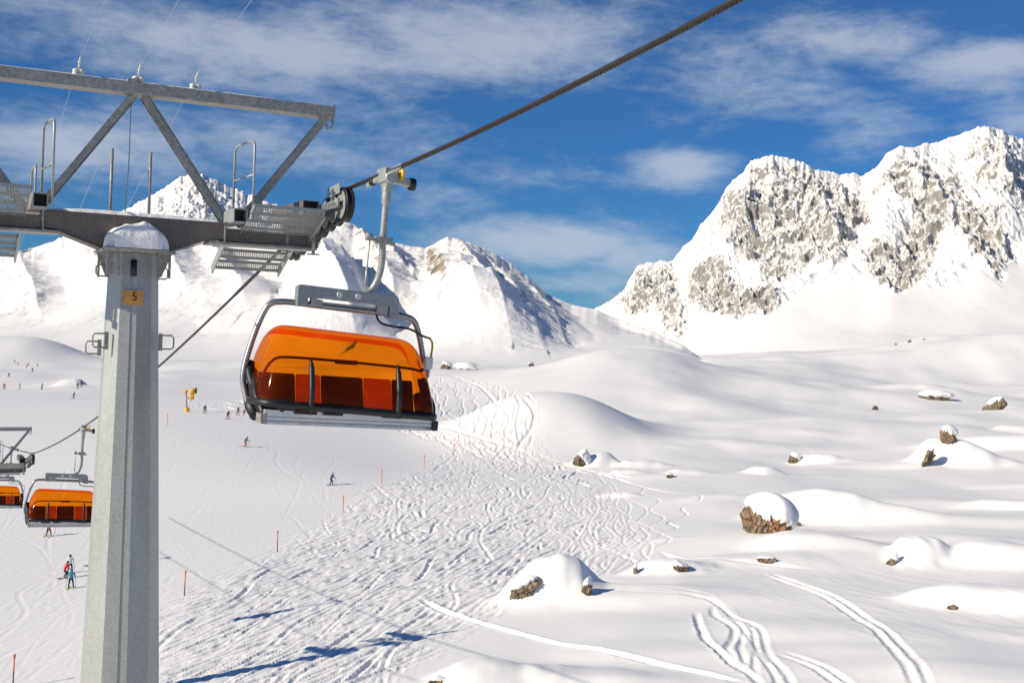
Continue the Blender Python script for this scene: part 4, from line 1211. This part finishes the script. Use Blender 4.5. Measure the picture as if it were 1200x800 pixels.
# ------------------------------------------------------------------ marker poles
for (px, py, lab) in [(15, 806, 'orange marker pole in the bottom left corner of the piste'), (216, 698, 'orange marker pole nearest the right side of the tower shaft'),
                      (325, 646, 'orange marker pole second along the piste edge from the tower'), (402, 601, 'orange marker pole on the piste edge below the purple skier'),
                      (447, 568, 'orange marker pole on the piste edge right of the purple skier'), (497, 549, 'orange marker pole at the piste edge below the big chair corner'),
                      (532, 535, 'orange marker pole at the corner of the piste, lower of two'), (537, 523, 'farthest orange marker pole at the tip of the piste corner'),
                      (196, 498, 'thin marker pole below the yellow snow gun')]:
    x, y, z = ground(px, py)
    r = empty('marker_pole', (x, y, z - .1))
    m = MB(); m.tube([(0, 0, 0), (0, 0, 1.15)], .045, 8); m.build('lower_pole', M['poledark'] if px in (15, 216, 325) else M['pole'], r)
    m = MB(); m.tube([(0, 0, 1.152), (0, 0, 1.95)], .05, 8); m.lathe([(.05, 1.955), (.085, 1.97), (.085, 2.15), (.04, 2.2)], (0, 0, 0), 'z', 8); m.build('upper_pole', M['pole'], r)
    r.rotation_euler = (random.uniform(-.03, .03), random.uniform(-.02, .02), 0)
    tag(r, lab, 'marker pole', 'marker poles along the piste')

# ------------------------------------------------------------------ snow gun
x, y, z = ground(219, 482)
sg = empty('snow_gun', (x, y, z), math.radians(15)); tag(sg, 'yellow snow gun on a leaning dark mast beside the piste', 'snow gun')
m = MB(); m.lathe([(.55, -.3), (.55, .55), (.4, .75)], (0, 0, 0), 'z', 14); m.build('base_pad', M['yellow'], sg)
m = MB(); m.tube([(0, 0, .5), (-.35, 0, 3.9)], .17, 10); m.build('mast', M['galv_dark'], sg)
m = MB(); m.lathe([(.2, -.2), (.42, -.1), (.42, .35), (.2, .5)], (-.38, 0, 4.0), 'z', 12); m.build('mast_head', M['yellow'], sg)
m = MB(); m.tube([(-.3, 0, 3.0), (.75, 0, 2.8)], .12, 8); m.tube([(.9, 0, 2.8), (.35, 0, .5)], .05, 6); m.build('boom', M['galv_dark'], sg)
m = MB(); m.lathe([(.3, -.45), (.55, -.3), (.55, .4), (.45, .5)], (.9, 0, 3.05), 'x', 14); m.bar((.9, 0, 3.4), (1.0, 0, 3.9), .6, .5); m.build('gun_housing', M['yellow'], sg, bevel=.05)
m = MB(); m.lathe([(.42, -.55), (.6, -.4), (.6, .45), (.52, .5)], (1.05, 0, 4.25), 'x', 16); m.build('fan_barrel', M['yellow'], sg)
m = MB(); m.lathe([(.5, .48), (.6, .5), (.62, .85), (.45, .86)], (1.05, 0, 4.45), 'x', 16); m.build('barrel_mouth', M['black'], sg)


# ------------------------------------------------------------------ people
def body_mesh(name, J):
    """one continuous body grown round a skeleton of joints: J = {name: (pos, radius)}"""
    E_ = [('pelvis', 'waist'), ('waist', 'chest'), ('chest', 'neck'), ('neck', 'head'), ('head', 'crown')]
    for s in 'LR': E_ += [('pelvis', 'hip' + s), ('hip' + s, 'knee' + s), ('knee' + s, 'ankle' + s), ('ankle' + s, 'toe' + s), ('chest', 'sh' + s), ('sh' + s, 'el' + s), ('el' + s, 'wr' + s), ('wr' + s, 'hand' + s)]
    names = list(J); me = bpy.data.meshes.new(name)
    me.from_pydata([J[n][0] for n in names], [(names.index(a), names.index(b)) for a, b in E_], [])
    o = bpy.data.objects.new('tmp', me); COL.objects.link(o)
    sk = o.modifiers.new('skin', 'SKIN'); sk.use_smooth_shade = True
    for v, n in zip(me.skin_vertices[0].data, names): v.radius = (J[n][1], J[n][1]); v.use_root = (n == 'pelvis')
    sb = o.modifiers.new('sub', 'SUBSURF'); sb.levels = 2
    dg = bpy.context.evaluated_depsgraph_get()
    out = bpy.data.meshes.new_from_object(o.evaluated_get(dg)); out.name = name
    bpy.data.objects.remove(o)
    return out


def pose(lean=.15, knee=.25, spread=.13, arm=.35, twist=0.0):
    J = {}
    k = knee
    J['pelvis'] = ((0, .10 * k, .92 - .12 * k), .125); J['waist'] = ((0, .05 * k - lean * .12, 1.10 - .12 * k), .13)
    J['chest'] = ((0, -lean * .45, 1.32 - .14 * k), .15); J['neck'] = ((0, -lean * .62, 1.47 - .15 * k), .065); J['head'] = ((0, -lean * .72, 1.58 - .16 * k), .095); J['crown'] = ((0, -lean * .75, 1.70 - .16 * k), .085)
    for s, n in ((-1, 'L'), (1, 'R')):
        J['hip' + n] = ((s * .11, .08 * k, .86 - .12 * k), .10); J['knee' + n] = ((s * (.11 + spread * .5), -.22 * k - .02, .48 - .05 * k), .075); J['ankle' + n] = ((s * (.11 + spread), .04, .12), .06); J['toe' + n] = ((s * (.11 + spread), -.16, .06), .05)
        J['sh' + n] = ((s * .20, -lean * .5, 1.38 - .14 * k), .075); J['el' + n] = ((s * (.28 + .1 * arm), -lean * .5 - .02, 1.12 - .14 * k), .058); J['wr' + n] = ((s * (.27 + .25 * arm), -lean * .5 - .28 * arm - .08, .95 - .12 * k + .1 * arm), .045); J['hand' + n] = ((s * (.27 + .27 * arm), -lean * .5 - .34 * arm - .12, .88 - .12 * k + .1 * arm), .045)
    return J


POSES = [pose(.12, .1, .1, .2), pose(.35, .6, .14, .5), pose(.2, .3, .2, .8), pose(.5, .9, .22, .9)]
BODIES = []
for i, J in enumerate(POSES):
    me = body_mesh('body', J)
    for k in range(4): me.materials.append(M['skin'])
    hz = J['neck'][0][2] + .03; wz = J['pelvis'][0][2] - .02
    hands = [Vector(J[n][0]) for n in ('handL', 'handR')]
    for p in me.polygons:
        c = p.center
        if c.z > hz: p.material_index = 0
        elif min((c - h).length for h in hands) < .09: p.material_index = 3
        elif c.z > wz or (abs(c.x) > .27 and c.z > .6): p.material_index = 1
        elif c.z > .30: p.material_index = 2
        else: p.material_index = 3
    BODIES.append((me, J))
_cm = {}


def cmat(col):
    if col not in _cm: _cm[col] = simple('fabric', col, .7, 0, .12, 8)
    return _cm[col]


def person(px, py, pose_i, face, jacket, trousers, helmet, ski_col, label, size=1.0, ski=True):
    x, y, z = ground(px, py)
    r = empty('person', (x, y, z - .02), face)
    r.scale = (size,) * 3
    me, J = BODIES[pose_i]
    b = bpy.data.objects.new('body', me); COL.objects.link(b); b.parent = r
    for i, mt in enumerate((M['skin'], cmat(jacket), cmat(trousers), M['black'])):
        b.material_slots[i].link = 'OBJECT'; b.material_slots[i].material = mt
    h = Vector(J['head'][0])
    m = MB(); n = 12
    m.lathe([(.118, -.02), (.132, .03), (.125, .09), (.09, .14), (.02, .165)], (h.x, h.y + .012, h.z + .0), 'z', n); m.build('helmet', cmat(helmet), r)
    m = MB(); m.bar((h.x - .08, h.y - .105, h.z + .015), (h.x + .08, h.y - .105, h.z + .015), .05, .06); m.build('goggles', M['black'], r, bevel=.015)
    if ski:
        for s, nme in ((-1, 'L'), (1, 'R')):
            a = J['ankle' + nme][0]
            m = MB()
            pr = [(-.80, .075), (-.5, .03), (.3, .02), (.72, .035), (.80, .06)]
            for (y0, z0), (y1, z1) in zip(pr[:-1], pr[1:]):
                m.hexa([(a[0] - .06, -y1, z1 - .012), (a[0] + .06, -y1, z1 - .012), (a[0] + .06, -y0, z0 - .012), (a[0] - .06, -y0, z0 - .012), (a[0] - .06, -y1, z1 + .012), (a[0] + .06, -y1, z1 + .012), (a[0] + .06, -y0, z0 + .012), (a[0] - .06, -y0, z0 + .012)])
            m.build('ski', cmat(ski_col), r)
            hd = J['hand' + nme][0]
            m = MB(); m.tube([(hd[0], hd[1] - .03, hd[2] + .08), (hd[0] + s * .10, hd[1] + .45, .02)], .014, 5); m.build('ski_pole', M['black'], r)
    tag(r, label, 'person', 'skiers on the piste')


BK = (.015, .015, .018); RD = (.55, .02, .03); TE = (.02, .20, .30); WH = (.75, .76, .75); YG = (.5, .6, .05); NV = (.03, .02, .16); OR = (.75, .10, .05); GY = (.1, .1, .1); BL = (.03, .15, .40)
person(57, 628, 2, 2.9, RD, BK, RD, YG, 'skier in red jacket and black trousers right below the smaller chair')
person(83, 689, 0, 3.3, TE, BK, BL, YG, 'skier in teal jacket standing on yellow-green skis, nearest the tower shaft')
person(76, 677, 1, 2.2, RD, BK, BK, GY, 'skier in red jacket standing behind the teal skier', .95)
person(82, 671, 0, 3.6, WH, BK, BK, GY, 'skier in white jacket behind the red and teal skiers')
person(388, 568, 1, 2.3, NV, NV, (.3, .08, .05), BK, 'skier all in dark purple alone mid piste, nearest the churned powder')
person(287, 523, 3, 1.4, BK, OR, BK, BK, 'crouching skier in black jacket and bright orange-red trousers')
person(240, 484, 0, 0.4, BK, BK, BK, BK, 'skier all in black just right of the snow gun')
person(267, 491, 1, .6, BK, RD, BK, BK, 'skier in black jacket and red trousers between snow gun and big chair')
person(279, 486, 0, .3, GY, GY, BK, BK, 'skier in dark grey beside the left corner of the big chair')
person(286, 487, 1, .3, RD, GY, BK, BK, 'small skier in red half hidden by the big chair frame', .85)
person(356, 498, 3, 1.0, RD, RD, BK, BK, 'skier in red peeping below the bench rail of the big chair')
person(410, 498, 0, 1.0, BK, BK, BK, BK, 'tiny dark skier below the middle of the big chair bench')
person(441, 502, 1, 1.0, BL, BL, BK, BK, 'skier in blue below the right half of the big chair')
person(5, 456, 0, .2, RD, BK, BK, BK, 'far skier in red at the left picture edge')
person(23, 456, 0, 2.0, BK, BK, BK, BK, 'far skier in black between the red and the teal one')
person(49, 456, 0, 2.5, TE, BK, BL, BK, 'far skier in teal jacket and black trousers', 1.05)
person(86, 467, 1, 1.2, BK, GY, BK, BK, 'far skier in black just above the rope, left of the tower')
person(91, 455, 0, .8, BL, BK, BK, BK, 'far skier in blue of a pair beside the tower')
person(95.5, 453.5, 0, .2, BK, BK, BK, BK, 'far skier in black of a pair beside the tower')
person(10, 442, 1, 1, BK, RD, BK, BK, 'far skier in black jacket and red trousers above the row')
for (px, py, c) in [(17, 425, BK), (21, 428, GY), (31, 431, RD), (33, 429, GY), (44, 430, GY), (38, 436, GY)]:
    person(px, py, 0, random.uniform(0, 6), c, BK, BK, BK, 'tiny far skier of the group under the snow dune at the left', 1.0, False)


# ------------------------------------------------------------------ boulders with snow caps
def boulder(px, py, w, h, dep, label, seed, cap=True, thr=.35, lean=0.0, yaw=0.0, tilt=0.0, sink=.46, capx=0.0, capthick=.16):
    """w, h, dep in metres"""
    x, y, z = ground(px, py)
    a0 = math.atan2(x, y)
    r = empty('boulder', (x, y, z), -a0 + yaw, tilt)
    R = np.random.default_rng(seed)
    import bmesh
    bm = bmesh.new(); bmesh.ops.create_icosphere(bm, subdivisions=5, radius=1.0)
    P = np.array([v.co[:] for v in bm.verts]); Fc = [[v.index for v in f.verts] for f in bm.faces]; bm.free()
    Nn = P / np.linalg.norm(P, axis=1)[:, None]
    # convex block cut by random planes, then roughened
    pl = R.normal(size=(15, 3)); pl[:, 2] *= .8; pl /= np.linalg.norm(pl, axis=1)[:, None]; off = R.uniform(.62, .95, 15)
    dot = Nn @ pl.T; rad = np.min(np.where(dot > .05, off / np.maximum(dot, .05), 9), axis=1); rad = np.minimum(rad, 1.15)
    crk = ridged(Nn[:, 0] * 2.6 + seed, Nn[:, 2] * 1.6 + Nn[:, 1] * 1.9 + 3, 5, seed % 50)
    rr = rad * (1 + .32 * (crk - .55)) + .05 * fbm(Nn[:, 0] * 7, Nn[:, 2] * 7 + Nn[:, 1] * 5, 3, seed % 40)
    def shape(P):
        Q = P * np.array([w / 2, dep / 2, h * .72]); Q[:, 2] += h * (.72 - sink) - h * .1; Q[:, 0] += lean * Q[:, 2]
        return Q
    Q = shape(Nn * rr[:, None])
    m = MB(); m.add([tuple(q) for q in Q], Fc, False); m.build('rock', M['rock'] if seed in (5, 6, 18) else M['rock_grey'], r)
    if cap:
        n2 = fbm(Nn[:, 0] * 2.5 + seed, Nn[:, 1] * 2.5, 4, seed % 30) * .28
        e = sstep(thr - .05, thr + .22, Nn[:, 2] + n2 + capx * Nn[:, 0] + .12 * Nn[:, 1])
        soft_ = np.minimum(rad, .9) * .55 + .45 * .85
        cr = np.where(e > .01, soft_ + .02 + capthick * e * (1 + .3 * n2), rad * .8)
        cr = cr * e + rad * .78 * (1 - e)
        cr = np.where(e > .45, np.maximum(cr, rad * 1.09 + .04 * e), cr)
        Q = shape(Nn * cr[:, None]); Q[:, 2] += .06 * h * e
        m = MB(); m.add([tuple(q) for q in Q], Fc, True); m.build('snow_cap', M['cap_snow'], r)
    tag(r, label, 'boulder', 'boulders in the snow')
    return r


def ppm(px, py):
    x, y, z = ground(px, py); return y / F


k = ppm(900, 622); boulder(896, 623, 64 * k, 41 * k, 46 * k, 'largest rust-brown boulder with thick white snow cap, right of centre', 5, True, .30, .05, .2, capx=.5, capthick=.15, sink=.48)
k = ppm(930, 620); boulder(929, 615, 16 * k, 9 * k, 12 * k, 'small brown stone at the right foot of the largest boulder', 6, False)
k = ppm(625, 700); boulder(617, 692, 46 * k, 17 * k, 22 * k, 'slanted brown rock streaks on the left of the snowy mound', 8, True, .35, 0, .0, capx=.3, sink=.45, capthick=.12, tilt=-.62)
k = ppm(690, 690); boulder(688, 694, 11 * k, 20 * k, 14 * k, 'small dark rock on the right end of the snowy mound', 9, True, .35)
k = ppm(797, 668); boulder(797, 667, 24 * k, 10 * k, 14 * k, 'low dark rock peeping out of a snow hollow right of the mound', 11, True, .25)
k = ppm(745, 672); boulder(745, 671, 6 * k, 10 * k, 8 * k, 'sliver of brown rock left of the snow hollow', 12, True, .5)
k = ppm(679, 541); boulder(682, 543, 20 * k, 15 * k, 18 * k, 'pointed brown rock at the left of a snow block below the hump', 13, True, .1, .2, capx=.8)
k = ppm(785, 559); boulder(785, 559, 10 * k, 6 * k, 8 * k, 'tiny brown rock on the flat snow right of the hump', 14, True, .5)
k = ppm(930, 541); boulder(931, 541, 14 * k, 10 * k, 10 * k, 'small brown rock tip left of a snow lump, above the largest boulder', 15, True, .4, capx=.4)
k = ppm(1097, 468); boulder(1097, 468, 34 * k, 11 * k, 20 * k, 'flat dark rock with wide snow lid on the upper right slope', 16, True, .1, capthick=.35)
k = ppm(1165, 480); boulder(1166, 480, 24 * k, 17 * k, 18 * k, 'wedge-shaped brown rock half snowed on the upper right slope', 17, True, .55, .25, capx=-.4)
k = ppm(1112, 514); boulder(1112, 515, 20 * k, 17 * k, 18 * k, 'upright brown rock with a snow hat above the slab', 18, True, .35, capx=.25, capthick=.3)
k = ppm(1080, 546); boulder(1083, 545, 13 * k, 18 * k, 18 * k, 'tall thin brown slab on the left edge of a snow mound', 19, True, .8, .5, sink=.2)
k = ppm(1025, 479); boulder(1025, 480, 8 * k, 5 * k, 6 * k, 'tiny brown stone in smooth snow on the upper right', 20, False)
k = ppm(1045, 660); boulder(1045, 661, 12 * k, 14 * k, 10 * k, 'brown rock at the left foot of a steep white drift', 21, True, .5, .2, capx=.3)
k = ppm(1115, 713); boulder(1116, 713, 12 * k, 6 * k, 8 * k, 'small brown stone in front of the lowest right drift', 22, False)
k = ppm(896, 657); boulder(897, 657, 24 * k, 7 * k, 12 * k, 'low brown rock strip under a drift below the largest boulder', 23, True, .35)
k = ppm(515, 799); boulder(514, 800, 26 * k, 8 * k, 14 * k, 'dark rock strip at the bottom edge of the picture', 24, True, .4)
k = ppm(523, 431); boulder(523, 432, 16 * k, 9 * k, 14 * k, 'dark rock with snow cap right of the big chair', 25, True, .3, capx=.4)
k = ppm(548, 433); boulder(547, 433, 24 * k, 9 * k, 16 * k, 'snowy block beside the rock right of the big chair', 26, True, -.3)
k = ppm(622, 429); boulder(622, 429, 8 * k, 5 * k, 8 * k, 'tiny rock at the foot of the left mountain ridge', 27, True, .5)
for i, (px, py, w) in enumerate([(1050, 404, 6), (1066, 401, 7), (1083, 398, 4), (1137, 385, 6)]):
    k = ppm(px, py); boulder(px, py, w * .75 * k, w * .4 * k, w * .7 * k, 'tiny dark stone far up the right snowfield below the rocky mountain', 40 + i, False)

# ------------------------------------------------------------------ light and sky
SUN_EL = math.radians(27); to_sun = Vector((-.885, -.465, 0)).normalized() * math.cos(SUN_EL) + Vector((0, 0, math.sin(SUN_EL)))
sun = bpy.data.lights.new('sun', 'SUN'); sun.energy = 4.4; sun.angle = math.radians(.53); sun.color = (1, .905, .75)
so = bpy.data.objects.new('sun', sun); COL.objects.link(so)
so.rotation_euler = to_sun.to_track_quat('Z', 'Y').to_euler(); so.location = (-40, -10, 60)

w = bpy.data.worlds.new('World'); S.world = w; w.use_nodes = True
nt = w.node_tree; L = nt.links
bg = nt.nodes['Background']; bg.inputs['Strength'].default_value = .085
sky = N(nt, 'ShaderNodeTexSky'); sky.sky_type = 'NISHITA'; sky.sun_disc = False
sky.sun_elevation = SUN_EL; sky.sun_rotation = math.atan2(to_sun.x, to_sun.y); sky.altitude = 2300; sky.air_density = 1.0; sky.dust_density = 0.0; sky.ozone_density = 1.5
tc = N(nt, 'ShaderNodeTexCoord')
hs = N(nt, 'ShaderNodeHueSaturation'); hs.inputs['Saturation'].default_value = 1.1; hs.inputs['Value'].default_value = 1.0
tint = N(nt, 'ShaderNodeMix', data_type='RGBA', blend_type='MULTIPLY'); tint.inputs[0].default_value = 1; eg = ramp(nt, [(.0, (.22, .44, .70)), (.16, (.36, .57, .84)), (.42, (.56, .68, .90))]); elv = N(nt, 'ShaderNodeSeparateXYZ'); L.new(tc.outputs['Generated'], elv.inputs[0]); L.new(elv.outputs['Z'], eg.inputs['Fac']); L.new(eg.outputs['Color'], tint.inputs[7])
L.new(sky.outputs['Color'], tint.inputs[6]); L.new(tint.outputs[2], hs.inputs['Color'])
# clouds: thin streaks, by direction (azimuth and elevation)
sp = N(nt, 'ShaderNodeSeparateXYZ'); L.new(tc.outputs['Generated'], sp.inputs[0])
az = N(nt, 'ShaderNodeMath', operation='ARCTAN2'); L.new(sp.outputs['X'], az.inputs[0]); L.new(sp.outputs['Y'], az.inputs[1])
el = N(nt, 'ShaderNodeMath', operation='ARCSINE'); L.new(sp.outputs['Z'], el.inputs[0])
cv = N(nt, 'ShaderNodeCombineXYZ'); L.new(az.outputs[0], cv.inputs[0]); L.new(el.outputs[0], cv.inputs[1])


def cnoise(sx, sy, scale, det, rough, rot, dist=0.0, off=0.0):
    mp = N(nt, 'ShaderNodeMapping'); mp.inputs['Scale'].default_value = (sx, sy, 1); mp.inputs['Rotation'].default_value = (0, 0, rot); mp.inputs['Location'].default_value = (off, off * .7, off)
    L.new(cv.outputs[0], mp.inputs['Vector'])
    n = N(nt, 'ShaderNodeTexNoise'); n.inputs['Scale'].default_value = scale; n.inputs['Detail'].default_value = det; n.inputs['Roughness'].default_value = rough; n.inputs['Distortion'].default_value = dist
    L.new(mp.outputs[0], n.inputs['Vector'])
    return n.outputs['Fac']


def mth(op, a, b=None, c=None):
    q = N(nt, 'ShaderNodeMath', operation=op)
    for i, v in enumerate((a, b, c)):
        if v is None: continue
        if hasattr(v, 'links'): L.new(v, q.inputs[i])
        else: q.inputs[i].default_value = v
    return q.outputs[0]


n1 = cnoise(1, 3.4, 5.0, 9, .62, .12, .5, 1.3); n2 = cnoise(1, 3.0, 17, 7, .62, -.25, .3, 4.1)
dens = None
for (px, py, rx, ry, wt) in [(60, 20, 260, 60, .55), (330, 60, 260, 55, .95), (110, 170, 170, 45, .9), (330, 180, 190, 40, .7), (560, 45, 200, 60, .95), (870, 95, 130, 60, .65), (1000, 45, 120, 32, .85), (1150, 75, 80, 32, 1.1),
                             (800, 196, 55, 24, 1.05), (640, 285, 150, 28, 1.0), (740, 300, 90, 35, .8), (470, 235, 110, 30, .5), (1010, 150, 90, 40, .45), (700, 335, 80, 22, .7), (600, 205, 110, 30, .35), (1190, 140, 60, 30, .6), (420, 120, 130, 45, .5)]:
    a, e = un(px, py); a0 = math.atan(a); e0 = math.atan(e * math.cos(a0))
    q1 = mth('MULTIPLY', mth('SUBTRACT', az.outputs[0], a0), F / rx); q2 = mth('MULTIPLY', mth('SUBTRACT', el.outputs[0], e0), F / ry)
    r2 = mth('ADD', mth('MULTIPLY', q1, q1), mth('MULTIPLY', q2, q2))
    g = mth('MULTIPLY', mth('EXPONENT', mth('MULTIPLY', r2, -1.0)), wt)
    dens = g if dens is None else mth('MAXIMUM', dens, g)
n3 = cnoise(1, 2.3, 48, 6, .65, .35, .2, 7.7)
nn = mth('MULTIPLY_ADD', n3, .42, mth('MULTIPLY_ADD', n2, .62, mth('MULTIPLY', n1, 1.0)))
cl = mth('ADD', nn, mth('MULTIPLY', dens, .72))
mr = N(nt, 'ShaderNodeMapRange', interpolation_type='SMOOTHSTEP'); mr.inputs['From Min'].default_value = 1.09; mr.inputs['From Max'].default_value = 1.80; mr.inputs['To Max'].default_value = .64
L.new(cl, mr.inputs['Value'])
mx = N(nt, 'ShaderNodeMix', data_type='RGBA'); L.new(mr.outputs[0], mx.inputs[0]); L.new(hs.outputs['Color'], mx.inputs[6]); mx.inputs[7].default_value = (6.2, 6.6, 7.2, 1)
L.new(mx.outputs[2], bg.inputs['Color'])

S.view_settings.view_transform = 'Standard'; S.view_settings.look = 'None'; S.view_settings.exposure = 0.2; S.view_settings.gamma = 1.0; S.view_settings.use_curve_mapping = False
S.cycles.max_bounces = 8; S.cycles.transparent_max_bounces = 12; S.cycles.use_denoising = True
